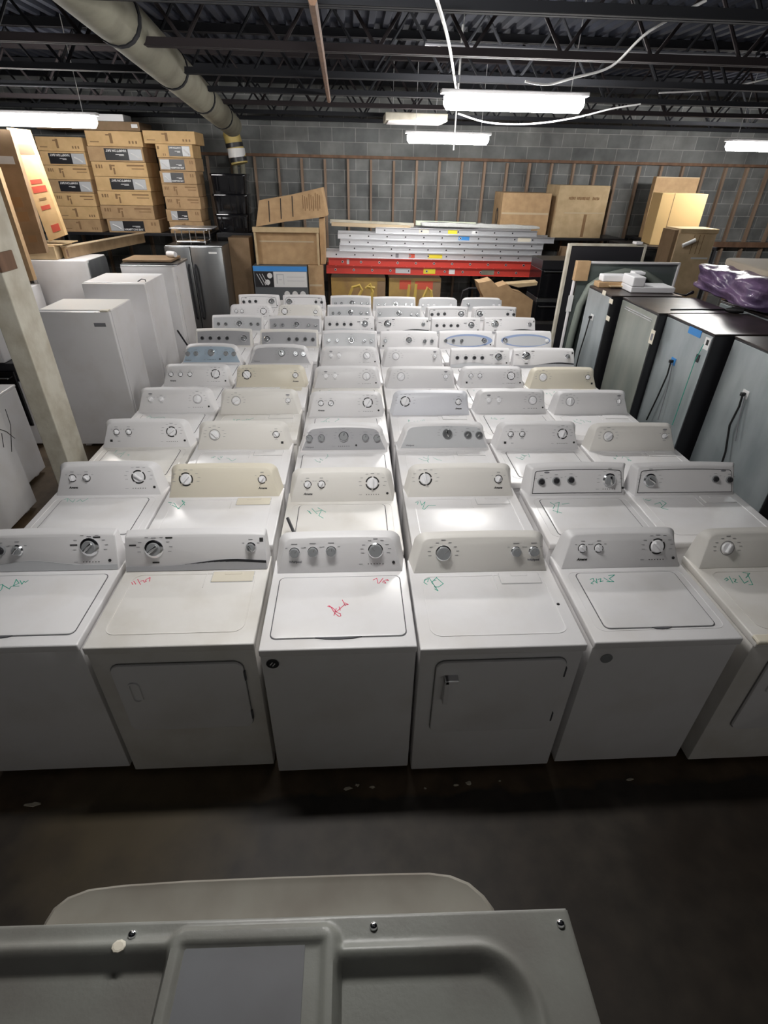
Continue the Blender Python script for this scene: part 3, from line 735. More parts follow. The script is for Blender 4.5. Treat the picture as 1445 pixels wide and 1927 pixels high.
# dirt spot, black sticks between machines
p = at(1050, 1137, Z=ZD); bm = nb(); lathe(bm, [(.008, 0), (.006, .004), (.001, .006)], 7, 0, Matrix.Rotation(.4, 4, 'Z')); o = obj('plastic_chip', bm, M_black, None, (p.x, p.y, ZD+.0003)); tag(o, 'tiny black chip lying on the dryer with the L-shaped handle', 'debris')
a = at(541, 975, Z=1.02); b = at(552, 1000, Z=.985)
bm = nb(); tube(bm, [a, b, b+(b-a)*1.0], .009, 8); o = obj('black_stick', bm, M_dark); tag(o, 'short black stick poking up at the left edge of the second-row middle washer', 'stick')
a = at(334, 622, X=-1.99); b = at(356, 655, X=-1.965); d_ = (b-a)/(a.z-b.z)
bm = nb(); tube(bm, [a, b, Vector((-1.965, min(b.y, a.y)-.05, .01))], .010, 8); o = obj('black_stick', bm, M_dark); tag(o, 'black stick leaning up beside the white fridge, left of the back rows', 'stick')

# ------------------------------------------------------------------ cartons
def carton(name, label, x0, x1, y0, y1, z0, z1, m=None, rz=0.0, tilt=(0, 0), group=None, tape='v', cat='cardboard box', seam=True):
    m = m or M_card
    W, Dp, H = x1-x0, y1-y0, z1-z0
    t = thing(name, label, cat, ((x0+x1)/2, (y0+y1)/2, z0), rz, group)
    if tilt != (0, 0): t.rotation_euler = (tilt[0], tilt[1], rz)
    bm = nb(); bx(bm, -W/2, W/2, -Dp/2, Dp/2, 0, H, .005)
    if seam: bx(bm, -W/2+.01, W/2-.01, -.002, .002, H-.001, H+.0008, 0, 1)
    obj('body', bm, [m, M_brownp], t)
    if tape:
        bm = nb()
        if tape == 'v': bx(bm, -.03, .03, -Dp/2-.0012, -Dp/2+.001, H*.62, H); bx(bm, -.03, .03, -Dp/2, Dp/2, H, H+.0014)
        else: bx(bm, -W/2+.01, W/2-.01, -Dp/2-.0012, -Dp/2+.001, H*.52, H*.52+.03)
        obj('tape', bm, M_tape, t)
    return t, W, Dp, H
def fprint(t, W, Dp, H, rects, m=None, name='printed_marks'):
    bm = nb()
    for (a, b, c, d) in rects: bx(bm, (a-.5)*W, (b-.5)*W, -Dp/2-.0016, -Dp/2+.0005, c*H, d*H)
    return obj(name, bm, m or M_brownp, t)
def fan_box(x0, x1, y0, y1, z0, z1, style, label, group, rz=0):
    t, W, Dp, H = carton('flat_carton', label, x0, x1, y0, y1, z0, z1, M_cardy if rnd.random() < .55 else M_card, rz, group=group, tape=None, seam=False)
    F = -Dp/2
    if style[0] == 'L':
        u0, u1 = style[1], style[2]; up = style[3]
        bm = nb(); bx(bm, (u0-.5)*W, (u1-.5)*W, F-.002, F+.001, H*.10, H*.88); lb = obj('label_panel', bm, M_dark, t)
        lb['label'] = 'dark printed label panel'
        um = lerp(u0, u1, .40 if up == 'n' else .60)
        a, b = (u0, lerp(u0, u1, .38)) if up == 'n' else (lerp(u0, u1, .64), u1)
        bm = nb(); bx(bm, (a-.5)*W, (b-.5)*W, F-.0028, F+.001, H*.12, H*.86)
        tube(bm, [((lerp(a, b, .2)-.5)*W, F-.003, H*.6), ((lerp(a, b, .6)-.5)*W, F-.003, H*.4), ((lerp(a, b, .8)-.5)*W, F-.003, H*.25)], .012, 6, 1)
        obj('picture', bm, [M_lgrey, M_stick], lb)
        ca = (lerp(u0, u1, .68) if up == 'n' else lerp(u0, u1, .32)-.0)
        text('lettering', 'HAMPTON BAY', round(min(H*.27, (u1-u0)*W*.60/7.6), 3), M_stick, lb, ((ca-.5)*W, F-.003, H*(.23 if up == 'n' else .74)), (R(90), 0 if up == 'n' else PI, 0), .0012)
        bm = nb(); bx(bm, (ca-.5-.02)*W, (ca-.5+.13)*W, F-.0028, F, H*.47, H*.51); bx(bm, (ca-.5+.04)*W, (ca-.5+.13)*W, F-.0028, F, H*.40, H*.44); obj('small_print', bm, M_stick, lb)
    rects = []
    if style[0] == 'P':
        rects = [(.07, .10, .55, .8), (.12, .15, .55, .8), (.17, .19, .55, .8), (.32, .36, .45, .82), (.36, .42, .70, .80), (.38, .41, .15, .6), (.64, .95, .72, .82), (.72, .95, .52, .58)]
    elif style[0] == 'Q':
        rects = [(.42, .47, .2, .85), (.36, .42, .7, .8), (.75, .78, .2, .38), (.81, .84, .2, .38), (.87, .90, .2, .38), (.06, .22, .25, .31)]
    else: rects = [(.04, .09, .62, .84), (.17, .19, .12, .3), (.22, .24, .12, .3)] if style[1] > .3 else [(.84, .87, .55, .8), (.90, .93, .55, .8)]
    fprint(t, W, Dp, H, rects)
    return t
# dark storage shelf that carries the stacks of flat cartons
def shelf(name, label, x0, x1, y0, y1, z, levels=(.12, .9)):
    t = thing(name, label, 'shelf', ((x0+x1)/2, (y0+y1)/2, 0)); W, Dp = x1-x0, y1-y0
    for lv in levels+(z,):
        bm = nb(); bx(bm, -W/2, W/2, -Dp/2, Dp/2, lv-.04, lv, .004); obj('shelf_board', bm, M_dark, t)
    for sx in (-1, 1):
        for sy in (-1, 1):
            bm = nb(); bx(bm, sx*(W/2-.02)-.02, sx*(W/2-.02)+.02, sy*(Dp/2-.02)-.02, sy*(Dp/2-.02)+.02, 0, z-.04); obj('upright', bm, M_iron, t)
    return t
shelf('storage_shelf', 'dark shelf under the stacks of flat cartons at left', -4.95, -2.33, 7.98, 8.75, 1.745)
g1 = 'flat cartons stacked on the dark shelf'
st1 = ['Q', 'Q', 'P', ('L', .22, .98, 'u'), 'P', ('L', .18, .97, 'u'), 'Q']
nm = ['bottom', 'second lowest', 'third lowest', 'middle', 'third from the top', 'second from the top', 'topmost']
hz = .174
for k, s in enumerate(st1):
    s_ = s if isinstance(s, tuple) else (s, 0)
    fan_box(-4.58-.01*k, -4.005+.004*k, 8.0, 8.6, 1.746+k*hz, 1.746+(k+1)*hz-.003, s_, 'flat carton, %s of the left stack beside the tall leaning cartons' % nm[k], g1)
hz = .186
st2 = [('L', .05, .70, 'n'), 'P', 'P', ('L', .27, .93, 'u'), 'P', ('L', .30, .97, 'u'), 'Q']
for k, s in enumerate(st2):
    s_ = s if isinstance(s, tuple) else (s, 0); dx = [.03, -.02, -.01, .0, .0, -.01, .01][k]
    fan_box(-3.93+dx, -3.135+dx, 8.0, 8.6, 1.746+k*hz, 1.746+(k+1)*hz-.003, s_, 'wide flat carton, %s of the middle stack' % nm[k], g1)
t, W, Dp, H = carton('flat_carton', 'long brown carton lying across the top of the left stacks, under the roof', -4.6, -3.14, 8.05, 8.6, 3.052, 3.16, M_cardd, group=g1, tape=None)
fprint(t, W, Dp, H, [(.92, .98, .35, .75)], M_stick, 'label_sticker')
p = at(200, 250, Y=8.0)
t, W, Dp, H = carton('white_carton', 'small white carton on top of the long brown one, under the roof', p.x-.28, p.x+.26, 8.06, 8.4, 3.163, 3.245, M_foam, tape=None)
st3 = ['Q', ('L', .14, .62, 'n'), 'P', 'P', ('L', .08, .66, 'n'), ('L', .03, .70, 'n'), ('L', .34, .92, 'u')]
hz = .166
for k, s in enumerate(st3):
    s_ = s if isinstance(s, tuple) else (s, 0); dx = [0, -.02, .0, -.01, -.01, .01, .0][k]
    fan_box(-2.95+dx, -2.42+dx, 8.0, 8.5, 1.746+k*hz, 1.746+(k+1)*hz-.003, s_, 'flat carton, %s of the right stack behind the steel fridge' % nm[k], g1)
z_ = 1.746+7*hz
fan_box(-3.10, -2.36, 8.0, 8.55, z_, z_+.155, ('Q', 0), 'wide flat carton capping the right stack, its top under the pipe', g1)

# black glossy storage boxes and their cabinet
t = thing('black_cabinet', 'tall black cabinet in the dark behind the steel fridge', 'cabinet', (-1.99, 8.45, 0))
bm = nb(); bx(bm, -.29, .29, -.28, .28, 0, 1.745, .006); obj('body', bm, M_dark, t)
bm = nb(); bx(bm, -.27, .27, -.30, -.28, .05, 1.70, .006); d = obj('door', bm, M_black, t)
bm = nb(); bx(bm, .20, .23, -.33, -.30, .8, 1.1, .005); obj('handle', bm, M_iron, d)
for k in range(3):
    t = thing('storage_tote', ['black glossy tote, bottom of the three beside the pipe', 'black glossy tote, middle of the three beside the pipe', 'black glossy tote, top of the three beside the pipe'][k], 'storage box', (-2.0, 8.42, 1.746+k*.272), 0, 'black totes stacked at the back')
    bm = nb(); loft(bm, [[(x_*a, y_*a, z_) for x_, y_ in rrect(.54, .46, .04, 4)] for a, z_ in ((.90, 0), (.97, .22), (.97, .235))]); obj('tub', bm, M_gloss, t, smooth=True)
    bm = nb(); prism(bm, rrect(.55, .47, .04, 4), .236, .268, 0, .008); obj('lid', bm, M_gloss, t, smooth=True)
    for sx in (-1, 0, 1):
        bm = nb(); bx(bm, sx*.17-.01, sx*.17+.01, -.232, -.215, .03, .22, .003); obj('rib', bm, M_gloss, t)

# ------------------------------------------------------------------ left side: post, freezers, fridges
a, b, c = at(97, 880, Y=2.2), at(129, 872, Y=2.2), None
t = thing('timber_post', 'cream painted square post standing left of the rows', 'post', ((a.x+b.x)/2, 2.2+.14, 0))
wpost = b.x-a.x
bm = nb(); bx(bm, -wpost/2, wpost/2, -.14, .14, 0, 3.3, .006); obj('shaft', bm, M_paintw, t)
q = at(35, 497, Y=2.2)
bm = nb(); bx(bm, -wpost/2-.01+.05, wpost/2+.012, -.15, .03, q.z-.05, q.z+.06, .004); o = obj('bracket', bm, M_wood, t); o['label'] = 'dark worn bracket'
bm = nb(); bx(bm, -wpost/2+.055, wpost/2+.006, -.156, -.145, q.z-.03, q.z+.045, .004); bx(bm, 0, .03, -.162, -.148, q.z-.01, q.z+.03, .004, 1); obj('gap_plate', bm, [M_dark, M_pipe], o)

def upright(name, label, x0, x1, y0, y1, z1, m, cat, side=None):
    t = thing(name, label, cat, ((x0+x1)/2, (y0+y1)/2, 0)); W, Dp = x1-x0, y1-y0
    bm = nb(); bx(bm, -W/2, W/2, -Dp/2+.06, Dp/2, .04, z1, .008); obj('body', bm, m, t)
    for sx in (-1, 1):
        for sy in (-1, 1):
            bm = nb(); bx(bm, sx*(W/2-.07)-.03, sx*(W/2-.07)+.03, sy*(Dp/2-.1)-.03, sy*(Dp/2-.1)+.03, 0, .045, .004); obj('foot', bm, M_plast, t)
    return t, W, Dp
t, W, Dp = upright('upright_freezer', 'white upright freezer with small grey badge, nearest of the white ones', -3.12, -2.43, 3.86, 4.45, 1.44, M_white, 'freezer')
bm = nb(); bx(bm, -W/2, W/2, -Dp/2, -Dp/2+.052, .05, 1.436, .012); d = obj('door', bm, M_white, t, smooth=True)
bm = nb(); bx(bm, -W/2+.004, W/2-.004, -Dp/2+.052, -Dp/2+.060, .06, 1.43); obj('door_gasket', bm, M_gap2, t)
bm = nb(); bx(bm, W/2-.17, W/2-.06, -Dp/2-.003, -Dp/2+.002, 1.30, 1.335, .001); o = obj('badge', bm, M_print, d)
bm = nb(); bx(bm, W/2-.09, W/2-.01, -Dp/2+.0, -Dp/2+.07, 1.437, 1.452, .004); obj('hinge', bm, M_cream, t)
bm = nb(); bx(bm, -W/2+.01, W/2-.01, -Dp/2+.07, Dp/2-.01, 1.438, 1.442, .001); o = obj('top_panel', bm, M_beige if False else M_cream2, t); o['label'] = 'yellowed top panel'

t, W, Dp = upright('white_fridge', 'white fridge behind the nearest freezer, loose cable on its top', -3.02, -2.35, 4.72, 5.40, 1.55, M_white, 'fridge')
bm = nb(); bx(bm, -W/2, W/2, -Dp/2, -Dp/2+.054, .05, 1.546, .012); d = obj('door', bm, M_white, t, smooth=True)
bm = nb(); bx(bm, -W/2+.04, -W/2+.07, -Dp/2-.04, -Dp/2, .8, 1.3, .01); obj('handle', bm, M_plast, d)
bm = nb(); tube(bm, [(.24, -.26, 1.556), (.27, -.22, 1.575), (.31, -.22, 1.57), (.33, -.26, 1.50)], .006, 6); obj('cable', bm, M_print, t)
t, W, Dp = upright('white_fridge', 'tall white fridge carrying the flat board and steel tray', -2.86, -2.25, 5.46, 6.05, 1.62, M_white, 'fridge')
bm = nb(); bx(bm, -W/2, W/2, -Dp/2, -Dp/2+.054, .05, 1.616, .012); obj('door', bm, M_white, t, smooth=True)
bm = nb(); bx(bm, W/2-.001, W/2+.003, -Dp/2+.12, -Dp/2+.126, .1, 1.5); obj('side_seam', bm, M_gap2, t)
t, W, Dp = upright('white_freezer_cabinet', 'white freezer with dark grey side, behind and left of the others', -4.0, -3.32, 5.62, 6.22, 1.65, M_white, 'freezer')
bm = nb(); bx(bm, -W/2, W/2, -Dp/2, -Dp/2+.054, .05, 1.646, .012); d = obj('door', bm, M_white, t, smooth=True)
bm = nb(); bx(bm, -W/2+.045, -W/2+.049, -Dp/2-.002, -Dp/2+.003, .06, 1.64); obj('door_line', bm, M_print, d)
bm = nb(); M_ = Matrix.Translation((W/2, .03, 1.645-.46)) @ Matrix.Rotation(R(90), 4, 'Y') @ Matrix.Rotation(R(90), 4, 'Z')
prism(bm, rrect(.56, .92, .05, 5), 0, .010, 0, .003, Matrix.Translation((W/2, .03, 1.18)) @ Matrix.Rotation(R(90), 4, 'Z') @ Matrix.Rotation(R(90), 4, 'X'))
o = obj('side_panel', bm, M_steelb, t); o['label'] = 'dark grey side panel'
# steel side by side fridge
t, W, Dp = upright('steel_fridge', 'dark stainless side by side fridge with two long handles', -2.86, -2.02, 7.22, 7.93, 1.65, M_steelb, 'fridge')
for sx, a_, b_ in ((0, -W/2, -W*.06), (1, -W*.06+.006, W/2)):
    bm = nb(); bx(bm, a_, b_, -Dp/2, -Dp/2+.056, .06, 1.64, .010); d = obj('door', bm, M_steelb, t, smooth=True)
    hx = (b_-.045) if sx == 0 else (a_+.045)
    bm = nb(); tube(bm, [(hx, -Dp/2-.0, .62), (hx, -Dp/2-.05, .66), (hx, -Dp/2-.055, 1.0), (hx, -Dp/2-.05, 1.36), (hx, -Dp/2, 1.40)], .016, 8); obj('handle', bm, M_dark, d, smooth=True)
    if sx:
        bm = nb(); bx(bm, b_-.20, b_-.08, -Dp/2-.002, -Dp/2+.001, 1.55, 1.575); obj('badge', bm, M_stick, d)
# chrome tray rack on it
t = thing('chrome_rack', 'chrome two tier rack standing on the steel fridge', 'rack', (-2.50, 7.56, 1.65))
for z_ in (.03, .19):
    bm = nb(); prism(bm, rrect(.56 if z_ > .1 else .46, .40, .03, 4), z_, z_+.022, 0, .006); obj('tray', bm, M_chrome, t, smooth=True)
bm = nb(); prism(bm, rrect(.62, .42, .03, 4, .03), .212, .226, 0, .004); obj('top_tray', bm, M_alu, t, smooth=True)
for sx in (-1, 0, 1):
    for sy in (-1, 1):
        bm = nb(); tube(bm, [(sx*.21, sy*.17, 0), (sx*.21, sy*.17, .2)], .008, 8); obj('leg', bm, M_chrome, t)
# timber board spanning from the freezer to the steel fridge
a = at(120, 470, Z=1.70); b = at(300, 440, Z=1.72)
a = Vector((-3.60, 5.75, 1.652)); b2 = at(300, 440, Z=1.70); b2 = Vector((b2.x, min(b2.y, 7.6), 1.652))
dv = b2-a; L_ = dv.length
t = thing('timber_board', 'long pale wooden board lying from the freezer towards the steel fridge', 'board', a, math.atan2(dv.y, dv.x))
bm = nb(); bx(bm, 0, L_, -.02, .02, 0, .125, .003); obj('board', bm, mat('brown board', (.40, .28, .16), .75, noise=(10, (.30, .2, .11), .3, .7)), t)
bm = nb(); bx(bm, 0, L_, -.06, .03, .1255, .137, .003); obj('top_edge', bm, M_woodl, t)
bm = nb(); bx(bm, .02, .05, -.021, .021, .02, .10, .001); obj('end_mark', bm, M_wood, t)
# things on the second fridge
t = thing('flat_board', 'brown flat board lying on the tall white fridge', 'board', (-2.57, 5.78, 1.652)); bm = nb(); prism(bm, rrect(.58, .44, .02, 3), 0, .022, 0, .004); obj('panel', bm, M_cardd, t)
t = thing('oven_shelf_tray', 'shallow steel tray under the brown flat board', 'tray', (-2.53, 5.76, 1.621)); bm = nb(); prism(bm, rrect(.66, .54, .04, 4), 0, .020, 0, .004); obj('tray', bm, M_steelb, t)
bm = nb(); tube(bm, [(-.30, -.27, .012), (-.32, -.295, .012), (.30, -.295, .012), (.33, -.26, .012)], .010, 8); obj('rim', bm, M_chrome, t, smooth=True)
bm = nb(); lathe(bm, [(.035, -.06), (.038, 0), (.030, .06)], 14, 0, Matrix.Translation((-2.33, 5.80, 1.711)) @ Matrix.Rotation(R(90), 4, 'Y') @ Matrix.Rotation(.5, 4, 'X')); o = obj('paper_roll', bm, M_plast, smooth=True); tag(o, 'small grey white roll on the end of the brown flat board', 'roll')
# flattened cartons on the rear freezer
t, W, Dp, H = carton('flattened_carton', 'flattened carton pile at the foot of the orange lit tall carton', -3.98, -3.66, 5.66, 6.15, 1.652, 1.80, M_cardp, tape=None)
bm = nb(); bx(bm, -W/2+.03, W/2+.08, -Dp/2+.02, Dp/2, H+.002, H+.014, .002); obj('loose_flap', bm, M_cardp, t)
# tall cartons at the far left
def tall(label, pxs, Yf, dep, m, prints, name='tall_carton'):
    # pxs: top-left, top-right, bottom-right, bottom-left in the photograph on plane Y
    P = [at(x_, y_, Y=Yf) for x_, y_ in pxs]
    t = thing(name, label, 'cardboard box', (P[3].x, Yf, P[3].z), 0, 'tall cartons leaning at the left')
    o3 = P[3]
    q = [(p.x-o3.x, p.z-o3.z) for p in P]
    bm = nb(); loft(bm, [[(u, 0, v) for u, v in q], [(u, dep, v) for u, v in q]]); obj('body', bm, m, t)
    def pt(a_, b_):
        lx = lerp(q[3][0], q[0][0], b_); rx = lerp(q[2][0], q[1][0], b_); lz = lerp(q[3][1], q[0][1], b_); rz_ = lerp(q[2][1], q[1][1], b_)
        return (lerp(lx, rx, a_), lerp(lz, rz_, a_))
    for (mm, a0, a1, b0, b1) in prints:
        bm = nb(); qq = [pt(a0, b0), pt(a1, b0), pt(a1, b1), pt(a0, b1)]
        loft(bm, [[(u, -.002, v) for u, v in qq], [(u, .001, v) for u, v in qq]]); obj('printed_mark', bm, mm, t)
    return t, pt
tall('tall narrow carton lit bright orange, with red bands, under the left light', [(12, 240), (51, 244), (123, 442), (92, 454)], 5.72, .07, M_cardy,
     [(M_signal, .05, .95, .78, .87), (M_signal, .2, .8, .52, .56), (M_signal, .15, .9, .44, .50), (M_brownp, .3, .7, .37, .39), (M_signal, .25, .75, .28, .32), (M_signal, .4, .85, .06, .13)])
tall('tall dull brown carton between the numbered one and the orange lit one', [(-45, 240), (18, 244), (88, 476), (38, 480)], 5.50, .07, M_cardd,
     [(M_lgrey, .35, .85, .74, .80), (M_brownp, .35, .7, .40, .48), (M_brownp, .4, .75, .28, .36), (M_brownp, .5, .8, .10, .16)])
t, pt = tall('tall tan carton with a number 2 printed, at the left edge', [(-60, 300), (-6, 315), (64, 528), (10, 535)], 5.05, .07, M_card,
     [(M_brownp, .3, .75, .62, .66)])
u, v = pt(.38, .42)
text('lettering', '2', .17, M_brownp, t, (u, -.003, v), (R(90), PI+.25, 0), .002)
# what the tall cartons stand on
t, W, Dp = upright('chest_freezer', 'white chest under the tall cartons at the left edge', -4.75, -3.90, 4.9, 5.56, 1.40, M_white, 'freezer')
bm = nb(); bx(bm, -W/2, W/2, -Dp/2, -Dp/2+.055, .05, 1.396, .01); obj('door', bm, M_white, t)
# white appliances at the lower left
t, W, Dp = upright('white_stove', 'white appliance with black pen lines, at the left edge', -3.92, -3.225, 2.72, 3.35, .88, M_white, 'appliance')
bm = nb(); bx(bm, -W/2-.004, W/2+.004, -Dp/2, Dp/2, .882, .905, .006); obj('top', bm, M_white, t)
bm = nb(); bx(bm, -W/2, W/2, -Dp/2, -Dp/2+.055, .05, .878, .008); obj('door', bm, M_white, t)
t, W, Dp = upright('white_stove', 'white appliance partly cut by the left edge, nearest on the left', -3.68, -2.985, 1.98, 2.68, .90, M_white, 'appliance')
bm = nb(); bx(bm, -W/2, W/2, -Dp/2, -Dp/2+.055, .05, .895, .008); obj('door', bm, M_white, t)
bm = nb()
for ln in ([(10, 770), (20, 800), (22, 850)], [(0, 808), (12, 812), (28, 825)], [(3, 815), (7, 842)]):
    q = [at(x_, y_, X=-2.983) for x_, y_ in ln]; tube(bm, [(p.x-t.location.x, p.y-t.location.y, p.z) for p in q], .003, 4)
obj('pen_lines', bm, M_printk, t)
t = thing('black_stove', 'black topped white stove behind the white appliance at the left edge', 'stove', (-3.9, 4.25, 0))
bm = nb(); bx(bm, -.38, .38, -.33, .33, .03, .73, .01); obj('body', bm, M_white, t)
bm = nb(); bx(bm, -.38, .38, -.33, .33, .731, .92, .01); obj('black_top', bm, M_dark, t)
bm = nb(); bx(bm, -.36, .36, -.35, -.33, .25, .85, .01); d = obj('oven_door', bm, M_gloss, t)
bm = nb(); tube(bm, [(-.3, -.35, .78), (-.3, -.39, .78), (.3, -.39, .78), (.3, -.35, .78)], .01, 8); obj('handle', bm, M_chrome, d)
t = thing('white_appliance_box', 'white appliance on top of the black topped stove at the left edge', 'appliance', (-3.93, 4.25, .922))
bm = nb(); bx(bm, -.37, .32, -.32, .32, 0, .62, .01); obj('body', bm, M_white, t)
bm = nb(); bx(bm, -.36, .31, -.335, -.32, .03, .60, .006); obj('front_panel', bm, M_plast, t)

# ------------------------------------------------------------------ right side: steel backed fridges
def back_fridge(label, X, y0, y1, z1, group, seam=False, cord=None, depth=.74, nm='fridge_back'):
    """fridge turned round: galvanised back plate faces the rows (towards -X)"""
    t = thing('steel_backed_fridge', label, 'fridge', (X+depth/2, (y0+y1)/2, 0), 0, group); W = y1-y0
    bm = nb(); bx(bm, -depth/2, depth/2, -W/2, W/2, .03, z1-.012, .006); obj('body', bm, M_dark, t)
    bm = nb(); bx(bm, -depth/2-.006, -depth/2+.002, -W/2+.012, W/2-.008, .08, z1-.025, .002); bp = obj('back_plate', bm, M_galv, t)
    bm = nb(); bx(bm, -depth/2-.006, depth/2, -W/2, W/2, z1-.012, z1, .003); o = obj('top_plate', bm, mat('worn black top', (.035, .028, .027), .32, noise=(5, (.07, .055, .05), .35, .6)), t)
    for sx in (-1, 1):
        for sy in (-1, 1):
            bm = nb(); lathe(bm, [(.02, 0), (.02, .035)], 10, 0, Matrix.Translation((sx*(depth/2-.06), sy*(W/2-.06), 0))); obj('foot', bm, M_dark, t)
    return t, bp, -depth/2-.007
def on_x(X, px, py, t):
    p = at(px, py, X=X); return p.y-t.location.y, p.z
def cord(t, xf, X, pts, px_out, m=None, r=.007, plate=True, pm=None):
    q = [on_x(X, a_, b_, t) for a_, b_ in pts]
    if plate:
        bm = nb(); bx(bm, xf-.003, xf+.002, q[0][0]-.035, q[0][0]+.035, q[0][1]-.03, q[0][1]+.03, .001); o = obj('outlet_plate', bm, pm or M_stick, t)
        bm = nb(); bx(bm, xf-.035, xf-.003, q[0][0]-.013, q[0][0]+.013, q[0][1]-.013, q[0][1]+.013, .004); obj('plug', bm, M_black, o)
    bm = nb(); tube(bm, [(xf-.02-.004*i, y_, z_) for i, (y_, z_) in enumerate(q)], r, 7); obj('cord', bm, m or M_black, t, smooth=True)
gf = 'steel backed fridges along the right'
t, bp, xf = back_fridge('grey steel backed fridge, furthest of the row, foam pieces on it', 2.53, 3.98, 4.56, 1.60, gf)
cord(t, xf, 2.53, [(1115, 597), (1106, 630), (1097, 660), (1090, 690)], 0)
for px_, py_ in ((1145, 599), (1151, 567), (1138, 551)):
    y_, z_ = on_x(2.53, px_, py_, t); bm = nb(); bx(bm, xf-.002, xf+.001, y_-.04, y_+.04, z_-.022, z_+.022); obj('tape_piece', bm, M_yel if False else M_cream, t)
t, bp, xf = back_fridge('olive grey steel backed fridge with horizontal crease, second furthest', 2.62, 3.19, 3.915, 1.60, gf)
bp.data.materials[0] = mat('galvanised olive', (.46, .48, .43), .36, .6, noise=(3, (.34, .37, .34), .35, .65, (1, 1.5, .5)), bump=(3, .35))
for dz in (0, .018):
    bm = nb(); a_ = on_x(2.62, 1177, 578, t); b_ = on_x(2.62, 1229, 598, t); bx(bm, xf-.004, xf, b_[0], a_[0], a_[1]-.004+dz-.01, a_[1]+.004+dz-.01, .001); obj('crease', bm, M_chrome, t)
y_, z_ = on_x(2.62, 1228, 634, t); bm = nb(); bx(bm, xf-.002, xf+.001, y_-.035, y_+.035, z_-.06, z_+.06); obj('label_sticker', bm, M_cream, t)
bm = nb(); bx(bm, xf-.003, xf-.0015, y_-.018, y_+.018, z_-.03, z_+.03); obj('label_print', bm, M_print, t)
t, bp, xf = back_fridge('steel backed fridge with blue tape, black cord and thin green tube', 2.70, 2.47, 3.185, 1.60, gf)
cord(t, xf, 2.70, [(1268, 680), (1262, 705), (1245, 745), (1224, 790)], 0, pm=M_bluest)
cord(t, xf, 2.70, [(1271, 683), (1262, 730), (1245, 790)], 0, M_print, .004, False)
cord(t, xf, 2.70, [(1330, 648), (1314, 680), (1290, 750), (1273, 800)], 0, M_green, .003, False)
y_, z_ = on_x(2.70, 1309, 616, t); bm = nb(); bx(bm, xf-.002, xf+.001, y_-.11, y_+.07, z_-.06, z_-.005, .0); obj('blue_tape', bm, M_bluest, t)
y_, z_ = on_x(2.70, 1332, 647, t); bm = nb(); bx(bm, xf-.003, xf+.001, y_-.035, y_+.035, z_-.045, z_+.045, .0); o = obj('warning_sticker', bm, M_stick, t)
bm = nb(); bx(bm, xf-.004, xf-.002, y_-.018, y_+.012, z_-.01, z_+.03); obj('triangle_mark', bm, M_printk, o)
y_, z_ = on_x(2.70, 1314, 674, t); bm = nb(); bx(bm, xf-.004, xf+.001, y_-.022, y_+.022, z_-.03, z_+.03); obj('dark_clip', bm, M_dark, t)
t, bp, xf = back_fridge('big blue-grey steel backed fridge with white outlet plate, nearest on the right', 2.83, 1.50, 2.42, 1.60, gf)
cord(t, xf, 2.83, [(1404, 742), (1398, 765), (1381, 800), (1374, 850), (1362, 890)], 0, r=.008)
cord(t, xf, 2.83, [(1408, 745), (1400, 780), (1392, 830)], 0, M_print, .004, False)
for i, (x0_, y0_, y1_) in enumerate(((3.59, .75, 1.49), (3.62, 1.51, 2.28), (3.60, 2.30, 3.05), (3.58, 3.07, 3.82), (4.37, 2.2, 2.95), (4.37, 2.97, 3.72), (4.37, 3.74, 4.5))):
    t, bp, xf = back_fridge(['black topped fridge hidden behind the nearest steel backed one', 'black topped fridge in the second line, beside the nearest', 'black topped fridge in the second line, behind the blue taped one', 'black topped fridge in the second line, carrying the purple bundle front', 'black topped fridge in the third line, right edge of the picture', 'black topped fridge in the third line, under the purple bundle', 'black topped fridge in the third line, at the far end'][i], x0_, y0_, y1_, 1.60-.004*(i % 2), 'black topped fridges behind the steel backed ones')
# power cord lying across the tops
a = at(1262, 583, Z=1.62); b = at(1365, 583, Z=1.62); c = at(1400, 585, Z=1.63)
bm = nb(); tube(bm, [a, (a*.5+b*.5)+Vector((0, .01, 0)), b], .007, 8); tube(bm, [b, b*.6+c*.4, c], [.012, .030, .022], 10)
o = obj('power_cord', bm, M_black, smooth=True); tag(o, 'black cord with thick bundled end lying across the fridge tops', 'cord')
a = at(1268, 551, Z=1.615); b = at(1290, 556, Z=1.615); c = at(1303, 550, Z=1.63)
bm = nb(); tube(bm, [a, b*.5+a*.5+Vector((0, -.02, 0)), b, c], [.006, .006, .010, .018], 8); o = obj('power_cord', bm, M_black, smooth=True); tag(o, 'black cord lying between the white foam and purple bundle', 'cord')
# foam and flat carton on the far fridges
a = at(1186, 551, Z=1.602)
t = thing('foam_packing', 'white L-shaped foam packing lying nearest on the black tops', 'packing foam', (a.x, a.y, 1.603), R(-3))
bm = nb(); bx(bm, 0, .46, 0, .28, 0, .055, .008); bx(bm, 0, .13, .0, .28, .056, .15, .010); obj('block', bm, M_foam, t)
a = at(1134, 530, Z=1.66)
t = thing('foam_packing', 'white foam slab behind the L-shaped foam packing', 'packing foam', (2.60, 4.43, 1.657), R(-2))
bm = nb(); bx(bm, 0, .40, 0, .13, 0, .07, .012); bx(bm, .34, .46, .02, .14, .072, .10, .006); obj('block', bm, M_foam, t)
t, W, Dp, H = carton('flattened_carton', 'flattened brown carton under the far foam slab', 2.56, 2.98, 4.41, 4.55, 1.602, 1.655, M_card, tape=None)
bm = nb(); bx(bm, -.10, .14, -Dp/2-.05, -Dp/2+.03, .015, .028, .002); obj('loose_flap', bm, M_cardp, t)

